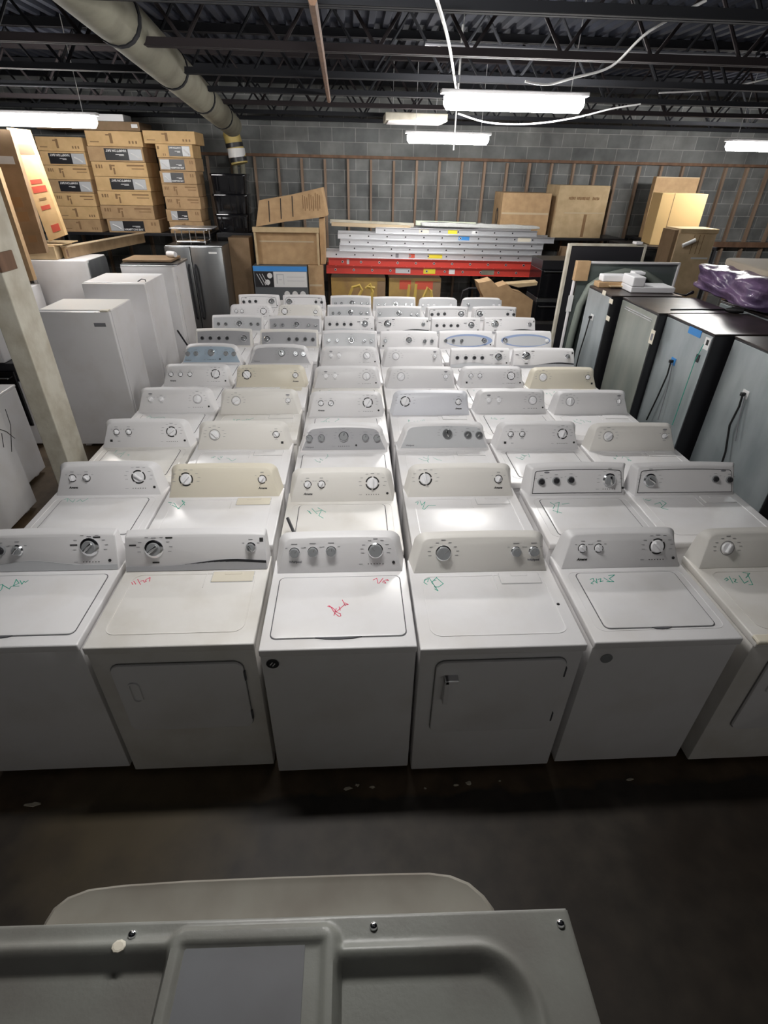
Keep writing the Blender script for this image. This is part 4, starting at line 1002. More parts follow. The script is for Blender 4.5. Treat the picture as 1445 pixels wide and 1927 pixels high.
# purple wrapped bundle
def soft_box(W, Dp, H, amp, sc, seed, cuts=17):
    from mathutils import noise as NS
    bm = nb(); bmesh.ops.create_cube(bm, size=1)
    bmesh.ops.subdivide_edges(bm, edges=bm.edges[:], cuts=cuts, use_grid_fill=True)
    for v in bm.verts:
        p = v.co*2; r_ = max(abs(p.x), abs(p.y), abs(p.z))
        q = Vector((p.x*W/2, p.y*Dp/2, p.z*H/2)); k = (abs(p.x)**8+abs(p.y)**8+abs(p.z)**8)**(1/8.)
        q /= k**.9 if k > 1 else 1
        n_ = NS.noise(Vector((q.x*sc+seed, q.y*sc*.6, q.z*sc*3)))
        q += q.normalized()*n_*amp
        if q.z > -H*.3: q.z += n_*amp*.6
        q.z = max(q.z+H/2, 0.0); v.co = q
    return bm
a = at(1316, 574, Z=1.60)
t = thing('wrapped_bundle', 'bundle wrapped in shiny purple plastic with a beige top', 'bundle', (4.36, 3.70, 1.602), R(-10))
bm = soft_box(1.70, 1.45, .25, .05, 6.0, 3, cuts=34); obj('wrapping', bm, M_purple, t, smooth=True)
bm = soft_box(1.40, 1.10, .08, .012, 2, 5); o = obj('beige_cover', bm, M_beige, t, (.08, .14, .235), smooth=True); o['label'] = 'beige cloth cover'

# leaning black panel and framed glass
t = thing('black_glass_panel', 'tall black panel with worn white edge standing behind the framed glass', 'panel', (2.42, 5.12, 0))
bm = nb(); bx(bm, .03, .90, 0, .04, .03, 1.93, .003); obj('panel', bm, M_dark, t)
for nm_, b4 in (('side_edge', (0, .035, -.01, .05, 0, 1.955)), ('top_edge', (.035, .90, -.01, .05, 1.932, 1.957)), ('far_edge', (.90, .93, -.01, .05, 0, 1.955))):
    bm = nb(); bx(bm, *b4, .003); obj(nm_, bm, M_paintw, t)
bm = nb(); bx(bm, .78, .86, -.03, .07, 1.958, 1.985, .004); obj('clamp', bm, M_plast, t)
t = thing('framed_glass_door', 'glass door with grey rubber gasket and cardboard corner, leaning by the fridges', 'glass door', (2.44, 4.82, 0))
P_ = at(1095, 492, Y=4.82); H2 = P_.z
bm = nb(); bx(bm, 0.04, 1.18, .012, .020, .04, H2-.02); obj('glass', bm, mat('tinted fridge glass', (.10, .12, .115), .08), t)
for nm_, b4 in (('frame_side', (0, .018, -.01, .04, 0, H2)), ('frame_top', (.02, 1.20, -.01, .04, H2-.02, H2)), ('frame_far', (1.18, 1.2, -.01, .04, 0, H2-.02))):
    bm = nb(); bx(bm, *b4, .003); obj(nm_, bm, M_plast, t)
bm = nb(); tube(bm, [(.075, -.05, 0.0), (.075, -.05, .5), (.085, -.05, 1.0), (.11, -.05, 1.35), (.18, -.05, 1.55), (.33, -.05, 1.66), (.55, -.05, 1.71), (.78, -.05, 1.69), (.98, -.05, 1.60), (1.12, -.05, 1.42)], .042, 10); obj('gasket', bm, M_hose, t, smooth=True)
bm = nb(); bx(bm, -.006, .15, -.022, .05, H2-.20, H2+.006, .004); o = obj('corner_protector', bm, M_card, t); o['label'] = 'brown cardboard corner protector'
bm = nb(); bx(bm, -.03, .03, -.014, -.011, 1.27, 1.45); o = obj('hanging_tag', bm, M_stick, t)

# double wall oven
t = thing('double_oven', 'black double oven with steel strips, between ladders and black panel', 'oven', (3.08, 7.25, 0))
for nm_, z0_, z1_, m_ in (('base', .0, .62, M_dark), ('lower_trim', .62, .68, M_steelb), ('lower_door', .68, .95, M_gloss), ('middle_trim', .95, 1.02, M_steelb), ('upper_door', 1.02, 1.42, M_gloss), ('control_panel', 1.42, 1.55, M_dark)):
    bm = nb(); bx(bm, -.31, .31, -.28 if 'door' not in nm_ else -.30, .28, z0_, z1_-.002, .005); obj(nm_, bm, m_, t)
for z_ in (.90, 1.40):
    bm = nb(); tube(bm, [(-.27, -.30, z_), (-.27, -.34, z_), (.27, -.34, z_), (.27, -.30, z_)], .009, 8); obj('handle', bm, M_steelb, t)

# ------------------------------------------------------------------ ladders
def ladder(label, x0, x1, y, z, h, m, depth=.36, shift=0, stick=()):
    t = thing('extension_ladder', label, 'ladder', (x0, y, z), 0, 'ladders stacked flat under the back wall'); L_ = x1-x0
    t.rotation_euler = (0, LT, 0)
    for k, yy in enumerate((0, depth)):
        bm = nb(); bx(bm, 0, L_, yy-.004, yy+.004, 0, h, .001); bx(bm, 0, L_, yy-(.022 if k == 0 else .0), yy+(.0 if k == 0 else .022), 0, .006, .001); bx(bm, 0, L_, yy-(.022 if k == 0 else .0), yy+(.0 if k == 0 else .022), h-.006, h, .001); obj('side_rail', bm, m, t)
    n = int((L_-.3)/.305)
    me = None
    for i in range(n+1):
        if me is None:
            bm = nb(); M_ = Matrix.Rotation(R(-90), 4, 'X'); lathe(bm, [(.019, -.008), (.019, .0), (.014, .002), (.014, depth-.01), (.019, depth)], 12, 0, M_)
            lathe(bm, [(.012, -.0095), (.012, -.0075)], 10, 1, M_); me = mesh('rung', bm, [M_alu, M_dark], True)
        obj('rung', me, None, t, (.15+shift+i*.305, 0, h*.5))
    for j, (u, wd, mm) in enumerate(stick):
        bm = nb(); bx(bm, u, u+wd, -.0065, -.004, h*.18, h*.82); obj('sticker', bm, mm, t)
    return t
LT = R(.45)
yl = 7.98; z_ = 1.155
def zl(x0): return
specs = [(-.52, 3.05, .118, M_redf, 'red fibreglass ladder, lower of the two red ones', ((1.15, .25, M_lgrey), (1.62, .20, M_yel), (2.05, .1, M_stick), (2.6, .22, M_pipe)), 0),
         (-.48, 2.98, .110, M_redf, 'red fibreglass ladder, upper of the two red ones', ((.30, .04, M_lgrey),), .08),
         (-.55, 3.02, .095, M_alu, 'aluminium ladder with yellow sticker lying directly on the red ones', ((1.18, .05, M_print), (1.40, .10, M_signal), (1.72, .24, M_yel)), .05),
         (-.30, 3.10, .085, M_alu, 'aluminium ladder second above the red ones', (), .1),
         (-.28, 3.12, .085, M_alu, 'aluminium ladder in the middle of the silver stack', (), .0),
         (-.32, 3.30, .090, M_alu, 'aluminium ladder with blue sticker near its middle', ((2.0, .18, M_bluest), (3.0, .22, M_cream)), .05),
         (.30, 3.00, .085, M_alu, 'aluminium ladder, topmost of the stack, with yellow sticker', ((.72, .16, M_cream), (1.2, .16, M_yel), (1.6, .1, M_stick)), .0)]
zc = 1.16
for i, (x0_, x1_, h_, m_, lb, stk, sh) in enumerate(specs):
    dz = -(x0_+.55)*math.tan(LT)
    ladder(lb, x0_, x1_, yl+.035*i, zc+dz+.03, h_, m_, shift=sh, stick=stk); zc += h_+.0015
ztop = zc+.03
for i, (a_, b_, hh, mm, lb) in enumerate(((-.45, .95, .06, M_paintw, 'cream painted board on the ladders, upper left'), (-.42, .88, .055, M_woodl, 'pale board lying just in front of the upper cream board'), (.98, 2.0, .07, mat('pale green board', (.62, .68, .55), .6), 'pale greenish board lying on the ladders, right of the others'))):
    bm = nb(); bx(bm, 0, b_-a_, -.03, .05, 0, hh, .004)
    o = obj('wooden_board', bm, mm, None, (a_, yl+.44 - (.15 if i == 1 else 0), ztop+(.02 if i == 0 else -.005 if i == 1 else .01)), (0, R(1.6 if i < 2 else .8), 0)); tag(o, lb, 'board', 'loose boards on the ladders')
bm = nb(); rr = random.Random(4)
bm = soft_box(2.0, .16, .06, .02, 6, 2); o = obj('plastic_sheeting', bm, mat('crumpled clear film', (.60, .61, .60), .15, bump=(30, 1.0), coat=.5), None, (2.05, yl+.30, ztop+.0), (0, R(.6), 0), True); tag(o, 'crumpled clear plastic sheeting along the top of the ladders', 'plastic sheet')
# wrapped cartons under the ladders, golden tint and yellow strokes imitate their glare
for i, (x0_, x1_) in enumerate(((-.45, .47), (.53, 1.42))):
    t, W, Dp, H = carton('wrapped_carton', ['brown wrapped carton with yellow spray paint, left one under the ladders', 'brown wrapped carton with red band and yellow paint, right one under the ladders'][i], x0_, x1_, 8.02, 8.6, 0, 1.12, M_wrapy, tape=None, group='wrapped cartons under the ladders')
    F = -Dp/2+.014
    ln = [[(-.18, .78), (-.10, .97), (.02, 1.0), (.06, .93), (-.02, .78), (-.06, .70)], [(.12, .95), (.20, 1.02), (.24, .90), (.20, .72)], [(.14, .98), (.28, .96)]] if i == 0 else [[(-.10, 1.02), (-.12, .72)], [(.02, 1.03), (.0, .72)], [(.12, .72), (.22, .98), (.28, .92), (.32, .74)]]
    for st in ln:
        bm = nb(); tube(bm, [(u, F, v) for u, v in st], .028, 6); o = obj('spray_mark', bm, M_yelglare, t); o.scale = (1, 1, 1)
    if i: fprint(t, W, Dp, H, [(.2, .42, .84, .97), (.5, .92, .84, .96)], M_signal, 'red_band')
    bm = nb(); bx(bm, W/2-.14, W/2-.005, -Dp/2-.002, -Dp/2+.002, .04, H-.05); obj('dark_side_strip', bm, M_cardd, t)
# torn open carton right of them, in front of the ladders
pts = [(903, 545), (900, 532), (912, 531), (925, 527), (937, 540), (955, 534), (966, 548), (985, 553), (1003, 565), (999, 594)]
q = [at(x_, y_, Y=6.75) for x_, y_ in pts]; x0_ = q[0].x
t = thing('torn_carton', 'torn open brown carton sagging below the right end of the red ladder', 'cardboard box', (x0_, 6.75, 0))
low = [(p.x-x0_, p.z) for p in q] + [(q[-1].x-x0_+.02, .0), (0.05, 0.0), (.08, q[0].z-.12)]
bm = nb(); loft(bm, [[(u, 0, v) for u, v in low], [(u, .30, v) for u, v in low]]); obj('body', bm, M_card, t)
q2 = [at(x_, y_, Y=6.71) for x_, y_ in ((955, 535), (1012, 531), (1010, 537), (975, 541))]
bm = nb(); loft(bm, [[(p.x-x0_, -.04, p.z) for p in q2], [(p.x-x0_, .12, p.z+.01) for p in q2]]); obj('flap', bm, M_cardp, t)
# hand truck handle
a = at(886, 548, Y=7.9)
t = thing('hand_truck', 'black hand truck with a loop handle below the ladders', 'hand truck', (1.85, 7.72, 0))
bm = nb(); tube(bm, [(-.10, 0, 0.05), (-.12, 0, .86), (-.10, 0, .98), (0, 0, 1.02), (.22, 0, 1.02)], .016, 8); obj('frame', bm, M_dark, t, smooth=True)
bm = nb(); tube(bm, [(.22, 0, 0.05), (.22, 0, 1.0)], .016, 8); obj('frame_post', bm, M_dark, t, smooth=True)
bm = nb(); bx(bm, -.16, .28, -.20, .02, 0, .02, .002); obj('toe_plate', bm, M_iron, t)
for sx in (-.19, .31):
    bm = nb(); lathe(bm, [(.10, -.02), (.12, -.01), (.12, .01), (.10, .02)], 20, 0, Matrix.Translation((sx, .10, .12)) @ Matrix.Rotation(R(90), 4, 'Y')); obj('wheel', bm, M_dark, t, smooth=True)

# ------------------------------------------------------------------ centre-left cartons
yb = 7.62
P = [at(x_, y_, Y=yb) for x_, y_ in ((481, 424), (598, 432), (598, 500), (483, 498))]
zb_, zt_ = (P[2].z+P[3].z)/2, (P[0].z+P[1].z)/2; xl, xr = P[3].x, P[2].x+.03
t = thing('open_carton', 'big open brown carton with a pale rim, standing on the blue printed box', 'cardboard box', (xl, yb, zb_)); W = xr-xl; H = zt_-zb_
bm = nb(); bx(bm, 0, W, .08, .50, 0, H-.04, .004); obj('inner_box', bm, M_card, t)
bm = nb(); bx(bm, -.01, W+.01, -.01, .06, H-.07, H, .004); obj('front_rim', bm, M_cardp, t)
for x_ in (0, W-.03):
    bm = nb(); bx(bm, x_, x_+.03, 0, .06, 0, H-.072, .003); obj('side_edge', bm, M_cardp, t)
bm = nb(); bx(bm, .06, W-.08, .074, .079, H*.60, H*.64); obj('tape', bm, M_tape, t)
bm = nb(); bx(bm, W+.012, W+.09, .12, .60, .005, H+.12, .004); obj('side_flap', bm, M_card, t)
pp = [(481, 422), (487, 372), (545, 362), (604, 348), (614, 402), (600, 405), (540, 412)]
q = [at(x_, y_, Y=yb+.02) for x_, y_ in pp]
t = thing('slotted_carton', 'tilted brown carton with dark slots on top of the open carton', 'cardboard box', (q[0].x, yb+.02, zt_+.002)); zz0 = min(p.z for p in q)
bm = nb(); loft(bm, [[(p.x-q[0].x, 0, p.z-zz0) for p in q], [(p.x-q[0].x+.02, .42, p.z-zz0) for p in q]]); obj('body', bm, M_card, t)
for px_, y0_, y1_ in ((505, 373, 413), (527, 368, 407), (549, 364, 403)):
    a = at(px_, y0_, Y=yb+.02); b = at(px_+2, y1_, Y=yb+.02)
    bm = nb(); tube(bm, [(a.x-q[0].x, -.002, a.z-zz0), (b.x-q[0].x, -.002, b.z-zz0)], .007, 4); obj('slot', bm, M_dark, t)
bm = nb()
for k in range(9):
    a = at(568+k*4, 362-k*.7+(k % 3)*3, Y=yb+.02); b = at(571+k*4, 388+(k % 2)*4, Y=yb+.02); bx(bm, a.x-q[0].x, a.x-q[0].x+.012, -.002, .001, b.z-zz0, a.z-zz0)
obj('printed_marks', bm, M_brownp, t)
# blue printed box and the plain one below
P = [at(x_, y_, Y=7.56) for x_, y_ in ((475, 499), (577, 501), (577, 562))]
x0_, x1_, z1_ = P[0].x, P[1].x, P[0].z
t, W, Dp, H = carton('plain_carton', 'plain brown carton at the bottom, under the blue printed box', x0_+.02, x1_+.26, 7.6, 8.12, 0, .70, M_card)
t, W, Dp, H = carton('printed_box', 'box printed with blue band, white drawing panel and three round icons', x0_, x1_, 7.56, 7.95, .702, min(z1_, zb_-.004), mat('dark printed card', (.10, .11, .12), .5), tape=None, cat='box', seam=False)
fprint(t, W, Dp, H, [(.0, 1.0, .88, .99)], mat('bright blue print', (.06, .30, .75), .4), 'blue_band')
fprint(t, W, Dp, H, [(.37, .99, .52, .87)], M_stick, 'white_panel'); fprint(t, W, Dp, H, [(.02, .36, .52, .87)], M_dark, 'photo_panel')
bm = nb()
for (a_, b_, c_, d_) in ((.42, .56, .80, .82), (.42, .44, .6, .8), (.55, .56, .58, .80), (.46, .52, .68, .70), (.62, .95, .75, .76), (.62, .95, .66, .67)): bx(bm, (a_-.5)*W, (b_-.5)*W, -Dp/2-.0026, -Dp/2, c_*H, d_*H)
obj('line_drawing', bm, M_lgrey, t)
for a_, c_, r_ in ((.30, .78, .040), (.25, .63, .040), (.60, .36, .045), (.75, .36, .045), (.90, .36, .045)):
    bm = nb(); lathe(bm, [(r_, 0), (r_, .003)], 24, 0, Matrix.Translation(((a_-.5)*W, -Dp/2-.001, c_*H)) @ Matrix.Rotation(R(90), 4, 'X')); obj('round_icon', bm, M_stick, t)
for k in range(3):
    bm = nb(); a_ = .06+.05*k; tube(bm, [((a_-.5)*W, -Dp/2-.003, .82*H), ((a_+.10-.5)*W, -Dp/2-.003, .56*H)], .006, 6); obj('tube_picture', bm, M_lgrey, t)
fprint(t, W, Dp, H, [(.18, .75, .10, .22)], M_stick, 'white_sheet')
t, W, Dp, H = carton('plain_carton', 'narrow brown carton standing right of the blue printed box', x1_+.012, x1_+.24, 7.66, 8.1, .702, zb_-.004, M_card, tape='h')
# support behind for the open carton, timber post and dark carton
t, W, Dp, H = carton('dull_carton', 'dull brown carton in the dark between black totes and open carton', -2.02, -1.70, 7.75, 8.1, 0, 1.72, M_cardd, tape=None)

# ------------------------------------------------------------------ cartons on the rack below the back wall, right
shelf('storage_rack', 'dark rack under the big cartons by the back wall', 2.2, 4.75, 8.66, 9.4, 1.70)
P = [at(x_, y_, Y=8.69) for x_, y_ in ((938, 447), (1028, 447), (935, 362), (1030, 358))]
t, W, Dp, H = carton('big_carton', 'big brown carton with a dark oval mark, left of the large ones by the wall', P[0].x, P[1].x-.02, 8.69, 9.34, 1.702, P[2].z, M_card, rz=R(-1), tape='h', group='large cartons by the back wall')
bm = nb(); lathe(bm, [(.13, 0), (.13, .003)], 24, 0, Matrix.Translation((-W/2-.001, -.02, H*.42)) @ Matrix.Rotation(R(-90), 4, 'Y') @ Matrix.Diagonal((1.15, .75, 1, 1)))
lathe(bm, [(.09, 0), (.09, .0045)], 24, 1, Matrix.Translation((-W/2-.001, -.02, H*.42)) @ Matrix.Rotation(R(-90), 4, 'Y') @ Matrix.Diagonal((1.15, .6, 1, 1)))
obj('oval_logo', bm, [M_dark, M_cardd], t)
P = [at(x_, y_, Y=8.69) for x_, y_ in ((1045, 445), (1137, 443), (1052, 348), (1155, 350))]
t, W, Dp, H = carton('big_carton', 'big pale carton with printed line of text and brown tape, middle one by the wall', P[2].x+.02, P[3].x-.05, 8.69, 9.36, 1.702, P[2].z, M_cardp, tape=None, group='large cartons by the back wall')
bm = nb()
for k in range(22):
    if k in (5, 15, 16): continue
    u_ = -.25+k*.0245; hh_ = .036+.010*((k*7) % 3)/2
    bx(bm, u_, u_+.017, -Dp/2-.002, -Dp/2+.001, H*.76-hh_/2, H*.76+hh_/2)
obj('faded_text_line', bm, M_brownp, t)
fprint(t, W, Dp, H, [(.58, .64, .02, .46)], M_brownp, 'brown_tape'); fprint(t, W, Dp, H, [(.18, .96, .47, .50)], M_tape, 'top_tape')
t, W, Dp, H = carton('long_carton', 'low brown carton under the pale one, behind the ladder ends', 3.5, 4.2, 7.95, 8.38, .885, 1.60, M_cardd, tape=None)
shelf('low_rack', 'low dark rack beside the black double oven', 3.42, 4.3, 7.9, 8.44, .88, (.2,))
P = [at(x_, y_, Y=7.75) for x_, y_ in ((1203, 455), (1330, 430), (1225, 360), (1332, 372), (1255, 355))]
shelf('storage_rack', 'dark rack under the yellow lit carton at right', 4.35, 5.75, 7.50, 8.38, 1.70)
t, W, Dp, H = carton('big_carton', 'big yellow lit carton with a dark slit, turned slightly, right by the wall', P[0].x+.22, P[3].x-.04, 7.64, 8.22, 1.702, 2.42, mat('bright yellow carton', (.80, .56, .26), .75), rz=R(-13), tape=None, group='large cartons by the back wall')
fprint(t, W, Dp, H, [(.27, .285, .15, 1.0)], M_brownp, 'slit')
t, W, Dp, H = carton('big_carton', 'pale carton peeking out behind the yellow lit one, shiny tape on top', at(1234, 340, Y=8.9).x, at(1316, 340, Y=8.9).x, 8.9, 9.02, 1.702, at(1270, 333, Y=8.9).z, M_card, tape=None, group='large cartons by the back wall')
fprint(t, W, Dp, H, [(.02, .98, .985, .998)], M_tape, 'shiny_tape')
shelf('storage_rack', 'dark rack in the shade behind the yellow lit carton', 5.1, 6.4, 8.66, 9.4, 1.70)
P = [at(x_, y_, Y=7.0) for x_, y_ in ((1278, 430), (1355, 430), (1272, 545), (1345, 545))]
t, W, Dp, H = carton('tall_carton', 'tall tan carton with slots and a white paper tube, beside the purple bundle', P[0].x+.02, P[1].x-.02, 7.0, 7.4, 0, P[0].z, mat('light tan carton', (.74, .57, .36), .8, noise=(8, (.62, .47, .28), .35, .65)), rz=R(0), tape=None)
fprint(t, W, Dp, H, [(.42, .435, .83, .96), (.56, .575, .83, .96), (.67, .685, .83, .96)], M_brownp, 'slots'); fprint(t, W, Dp, H, [(.5, .95, .795, .808)], M_stick, 'white_tape')
bm = nb(); bx(bm, -W/2-.06, -W/2-.004, -Dp/2+.02, Dp/2-.02, 0, H-.02, .004); o = obj('side_flap', bm, M_cardd, t)
bm = nb(); bx(bm, -W/2, W/2, -Dp/2-.03, -Dp/2-.004, H-.06, H, .004); o = obj('front_lip', bm, M_cardp, t)
a = Vector((P[0].x+.08, 6.92, P[0].z-.20))
bm = nb(); tube(bm, [a+Vector((0, 0, -.02)), a+Vector((.16, -.02, .06))], .028, 12); o = obj('paper_tube', bm, M_stick, t, smooth=True)
o.location = -t.location
# ------------------------------------------------------------------ overhead: pipe, wires, conduits
n0, n1_, f0 = at(150, 12, Z=3.42), at(235, 2, Z=3.42), at(436, 236, Z=3.19)
rad = (n1_-n0).length*.5*.84; mid = (n0+n1_)/2
d = (Vector((f0.x, f0.y, 3.19))-Vector((mid.x, mid.y, 3.42))).normalized()
st_ = Vector((mid.x, mid.y, 3.42)) - d*3.0; en = Vector((f0.x, min(f0.y, 9.2), 3.19))
t = thing('wrapped_pipe', 'thick cream wrapped pipe running diagonally under the roof', 'pipe', st_)
L0 = en-st_
bm = nb(); tube(bm, [Vector((0, 0, 0)), L0*.33, L0*.66, L0], rad, 20); obj('pipe_run', bm, M_pipe, t, smooth=True)
for f in (.36, .53, .70, .87):
    bm = nb(); tube(bm, [L0*f-d*.03, L0*f+d*.03], rad*1.05, 20); obj('strap', bm, M_iron, t, smooth=True)
e1 = L0; e2 = L0+Vector((-.03, .05, -.12)); e3 = L0+Vector((.02, .06, -.34)); e4 = L0+Vector((.05, .05, -.5))
bm = nb(); tube(bm, [e1-d*.1, e1, e2, e3, e4], rad*.86, 18); obj('elbow', bm, mat('yellowed pipe jacket', (.55, .42, .14), .5), t, smooth=True)
for k, (f, mm) in enumerate(((.35, M_dark), (.62, M_stick), (.85, M_dark))):
    c_0 = e2.lerp(e4, f); bm = nb(); tube(bm, [c_0+Vector((-.004, 0, .03 if k != 1 else .06)), c_0-Vector((-.004, 0, .03 if k != 1 else .06))], rad*.90, 18); obj('band', bm, mm, t, smooth=True)
a = at(447, 300, Y=9.42)
t = thing('riser_pipes', 'pair of pale vertical pipes on the back wall below the thick pipe', 'pipe', (a.x, 9.42, 0))
for dx in (-.06, .07):
    bm = nb(); tube(bm, [(dx, 0, 0), (dx, 0, 2.78-abs(dx))], .045, 12); obj('pipe', bm, M_pipe, t, smooth=True)
def wire(label, pts, r, m=M_wire, name='cable', cat='cable'):
    bm = nb(); ctr = [at(x_, y_, **k) for x_, y_, k in pts]; fin = []
    for i in range(len(ctr)-1):
        p0 = ctr[max(i-1, 0)]; p1 = ctr[i]; p2 = ctr[i+1]; p3 = ctr[min(i+2, len(ctr)-1)]
        for k in range(6):
            t_ = k/6; fin.append(.5*((2*p1)+(-p0+p2)*t_+(2*p0-5*p1+4*p2-p3)*t_*t_+(-p0+3*p1-3*p2+p3)*t_**3))
    fin.append(ctr[-1]); tube(bm, fin, r, 6); o = obj(name, bm, m, smooth=True); tag(o, label, cat); return o
wire('white cable drooping below the big central light', [(862, 214, dict(Y=4.2)), (920, 231, dict(Y=4.2)), (1000, 233, dict(Y=4.2)), (1080, 222, dict(Y=4.2)), (1150, 205, dict(Y=4.2)), (1205, 196, dict(Y=4.2))], .007)
wire('bright white cable above the big central light, rising right', [(988, 153, dict(Y=3.4)), (1030, 159, dict(Y=3.4)), (1080, 146, dict(Y=3.2)), (1150, 125, dict(Y=3.0)), (1220, 60, dict(Y=2.6)), (1330, 0, dict(Y=2.4))], .008)
wire('pale conduit running away under the roof, from the top edge', [(822, 0, dict(Z=3.28)), (845, 84, dict(Z=3.28)), (858, 168, dict(Z=3.28))], .010, M_wire, 'conduit', 'conduit')
wire('brown strip running away under the roof, left of the pale conduit', [(588, 0, dict(Z=3.28)), (604, 95, dict(Z=3.28)), (619, 190, dict(Z=3.28))], .022, M_wood, 'timber_strip', 'strip')
wire('thin pale conduit across the roof between joists', [(800, 82, dict(Y=3.9)), (960, 90, dict(Y=3.9)), (1130, 97, dict(Y=3.9)), (1420, 106, dict(Y=3.9))], .014, M_alu, 'conduit', 'conduit')
wire('thin pale conduit across the roof, further back', [(420, 75, dict(Y=3.9)), (560, 80, dict(Y=3.9)), (700, 84, dict(Y=3.9))], .012, M_steelb, 'conduit', 'conduit')
wire('thin grey cable at upper right under the roof', [(1240, 175, dict(Y=5.2)), (1350, 168, dict(Y=5.2)), (1445, 148, dict(Y=5.0))], .008)
a = at(860, 190, Y=5.4)
bm = nb(); tube(bm, [(a.x, 5.4, ZC), (a.x, 5.4, at(860, 283, Y=5.4).z)], .009, 8); o = obj('drop_rod', bm, M_wire); tag(o, 'thin white rod hanging down in front of the rear light', 'rod')
t = thing('unlit_light_panel', 'unlit pale light fitting above the rear light, left of the bright tube', 'ceiling light', (.80, 7.5, 3.20))
bm = nb(); bx(bm, -.42, .42, -.30, .30, 0, .09, .01); obj('housing', bm, M_paintw, t)
bm = nb(); bx(bm, -.38, .38, -.26, .26, -.012, .0, .003); obj('lens', bm, M_plast, t)
for s in (-1, 1):
    bm = nb(); tube(bm, [(s*.3, 0, .09), (s*.3, 0, ZC-3.20)], .004, 6); obj('hanger', bm, M_wire, t)

# ------------------------------------------------------------------ grey moulded panel in the foreground
ZP = 1.30
t = thing('grey_moulded_appliance', 'grey moulded plastic panel with screws in the foreground, nearest to the camera', 'appliance panel', (-.45, -1.5, 0))
ox, oy = -.45, -1.5
xr_ = at(1065, 1712, Z=ZP).x; yt = at(1065, 1712, Z=ZP).y
cl, cr = at(322, 1750, Z=ZP).x, at(640, 1745, Z=ZP).x; SH = .0215; un = lambda p: p.y-(xr_-p.x)*SH; ct = un(at(480, 1742, Z=ZP))
rl, rr_, rtp = at(655, 1800, Z=ZP).x, at(1000, 1850, Z=ZP).x, at(800, 1795, Z=ZP).y - .004
ll, ltp = -1.5, un(at(150, 1790, Z=ZP)); lr = at(292, 1790, Z=ZP).x
def sd(x, y, x0, x1, y0, y1, r):
    cx_, cy_ = (x0+x1)/2, (y0+y1)/2; dx = abs(x-cx_)-(x1-x0)/2+r; dy = abs(y-cy_)-(y1-y0)/2+r
    return math.hypot(max(dx, 0), max(dy, 0))+min(max(dx, dy), 0)-r
def sm(e0, e1, x): t_ = max(0, min(1, (x-e0)/(e1-e0))); return t_*t_*(3-2*t_)
def hgt(x, y):
    h = 0.0
    a_ = sd(x, y, rl-.2, rr_, -3, rtp, .10); b_ = sd(x, y, -2, lr+.2, -3, ltp, .03); c_ = sd(x, y, cl, cr, -3, ct, .035)
    def hq(s): return -.028*(1-sm(-.035, .0, s)) + .007*math.exp(-((s-.006)/.010)**2)
    k = 1-sm(-.012, .004, c_)
    if x > (cl+cr)/2: h = hq(a_)
    else: h = hq(b_)
    h = h*(1-k) + k*(.016-.010*(1-sm(-.040, -.026, c_)))
    return h
bm = nb(); x0_, x1_, y0_, y1_ = -1.20, xr_, -2.0, yt; NX, NY = 270, 165; grid = []
for j in range(NY+1):
    y = lerp(y0_, y1_, (j/NY)**.75)
    row = []
    for i in range(NX+1):
        x = lerp(x0_, x1_, i/NX); e = min(x1_-x, 9); z = ZP+hgt(x, y)
        row.append(bm.verts.new((x-ox, y+(xr_-x)*SH-oy, z)))
    grid.append(row)
for j in range(NY):
    for i in range(NX): bm.faces.new((grid[j][i], grid[j][i+1], grid[j+1][i+1], grid[j+1][i]))
# rolled edge going down on the far and right side
def skirt(vs, dx, dy):
    prev = vs
    for a_, b_ in ((.003, -.002), (.004, -.008), (.004, -.045)):
        new = [bm.verts.new((v.co.x+dx*a_, v.co.y+dy*a_, ZP+b_)) for v in vs]
        for p, q_, r_, s_2 in zip(prev, prev[1:], new[1:], new): bm.faces.new((p, q_, r_, s_2))
        prev = new
skirt(grid[-1], 0, 1); skirt([r_[-1] for r_ in grid], 1, 0)
pan = obj('moulded_top', bm, M_plgrey, t, smooth=True)
# flat insert in the middle field
bm = nb(); ins = at(345, 1757, Z=ZP), at(565, 1752, Z=ZP)
bx(bm, ins[0].x-ox+.0, ins[1].x-ox+.012, -2.0-oy, ins[0].y-oy-.006, ZP+.0055, ZP+.0075, .0005); o = obj('grey_blue_insert', bm, M_plgrey2, t); o['label'] = 'blue grey flat insert'
# rounded tongue behind the far edge
tp = [(72, 1752), (82, 1730), (98, 1705), (125, 1684), (165, 1669), (230, 1661), (350, 1653), (520, 1646), (700, 1640), (810, 1638), (850, 1643), (885, 1657), (912, 1680), (930, 1704), (938, 1725)]
q = [at(x_, y_, Z=1.262) for x_, y_ in tp]; bm = nb()
out = [(p.x-ox, p.y-oy) for p in q]; base_y = yt-.0+.004-oy
ring = out+[(out[-1][0], base_y-.02), (out[0][0], base_y-.02)]
cxm = sum(p[0] for p in ring)/len(ring)
def inset(r_, d_):
    return [(cxm+(u-cxm)*(1-d_/.5), min(v, v if i >= len(out) else v-d_*.8)) for i, (u, v) in enumerate(r_)]
loft(bm, [[(u, v, 1.20) for u, v in ring], [(u, v, 1.248) for u, v in ring], [(u, v, 1.257) for u, v in inset(ring, .003)], [(u, v, 1.262) for u, v in inset(ring, .010)], [(u, v, 1.258) for u, v in inset(ring, .026)]])
o = obj('rounded_rear_lip', bm, mat('dusty grey brown plastic', (.25, .235, .20), .45, noise=(7, (.20, .18, .15), .35, .65)), t, smooth=True); o['label'] = 'dusty brownish rear lip'
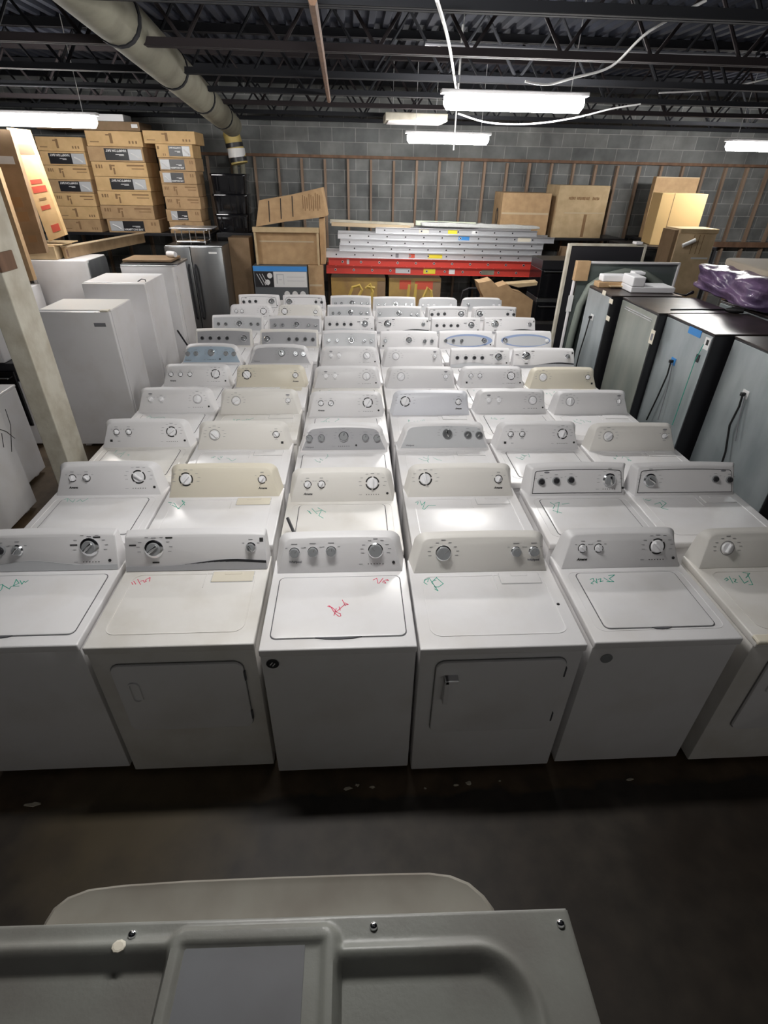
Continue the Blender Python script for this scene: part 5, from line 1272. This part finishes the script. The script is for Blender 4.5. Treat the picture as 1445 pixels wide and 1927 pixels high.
for px_, py_ in ((248, 1758), (703, 1742), (1055, 1737)):
    p = at(px_, py_, Z=ZP+.004); bm = nb()
    lathe(bm, [(.0085, 0), (.0082, .003), (.006, .006), (.0025, .0072)], 16, 0); box(bm, (0, 0, .0073), (.007, .0014, .0006), 0, 1); box(bm, (0, 0, .0073), (.0014, .007, .0006), 0, 1)
    obj('screw', bm, [M_chrome, M_dark], t, (p.x-ox, p.y-oy, ZP+.0005), (0, 0, .5), True)
p = at(225, 1783, Z=ZP); bm = nb(); lathe(bm, [(.014, 0), (.013, .0012), (.009, .002)], 9, 0, Matrix.Diagonal((1, .8, 1, 1))); o = obj('glue_spot', bm, M_cream, t, (p.x-ox, p.y-oy, ZP+.0065)); o['label'] = 'yellowish glue spot'
bm = nb(); bx(bm, -1.18-ox, xr_-.03-ox, -1.99-oy, yt-.03-oy, .0, 1.20, .02); obj('body', bm, M_plgrey, t)

# ------------------------------------------------------------------ bits on the floor
rr = random.Random(5)
for i, (px_, py_, s_) in enumerate(((62, 1515, .035), (655, 1484, .030), (672, 1478, .022), (700, 1482, .020), (800, 1484, .012), (858, 1478, .018), (882, 1474, .026), (1185, 1467, .022), (940, 1470, .010))):
    p = at(px_, py_, Z=0); bm = nb(); n = 9
    pts = [((1+.45*rr.uniform(-1, 1))*s_*.6*math.cos(2*PI*k/n)*(1.6 if i in (0, 7) else 1), (1+.45*rr.uniform(-1, 1))*s_*.3*math.sin(2*PI*k/n)) for k in range(n)]
    loft(bm, [[(u, v, 0) for u, v in pts], [(u*.8, v*.8, .004+.004*rr.random()) for u, v in pts]])
    o = obj('paint_flake', bm, mat('dirty white flake', (.55, .50, .40), .7), None, (p.x, p.y, .0005)); tag(o, ['long pale flake on the floor at far left', 'largest pale flake before the middle washer', 'small pale flake right beside the largest one', 'pale flake below the right corner of the middle washer', 'tiny pale flake before the dryer with the L-shaped handle, left', 'small pale flake at the centre before that dryer', 'bright pale flake before the dryer with L-shaped handle, right', 'pale flake lying before the washer with grey badge', 'tiniest pale flake on the brown floor strip'][i], 'debris', 'pale flakes on the floor')
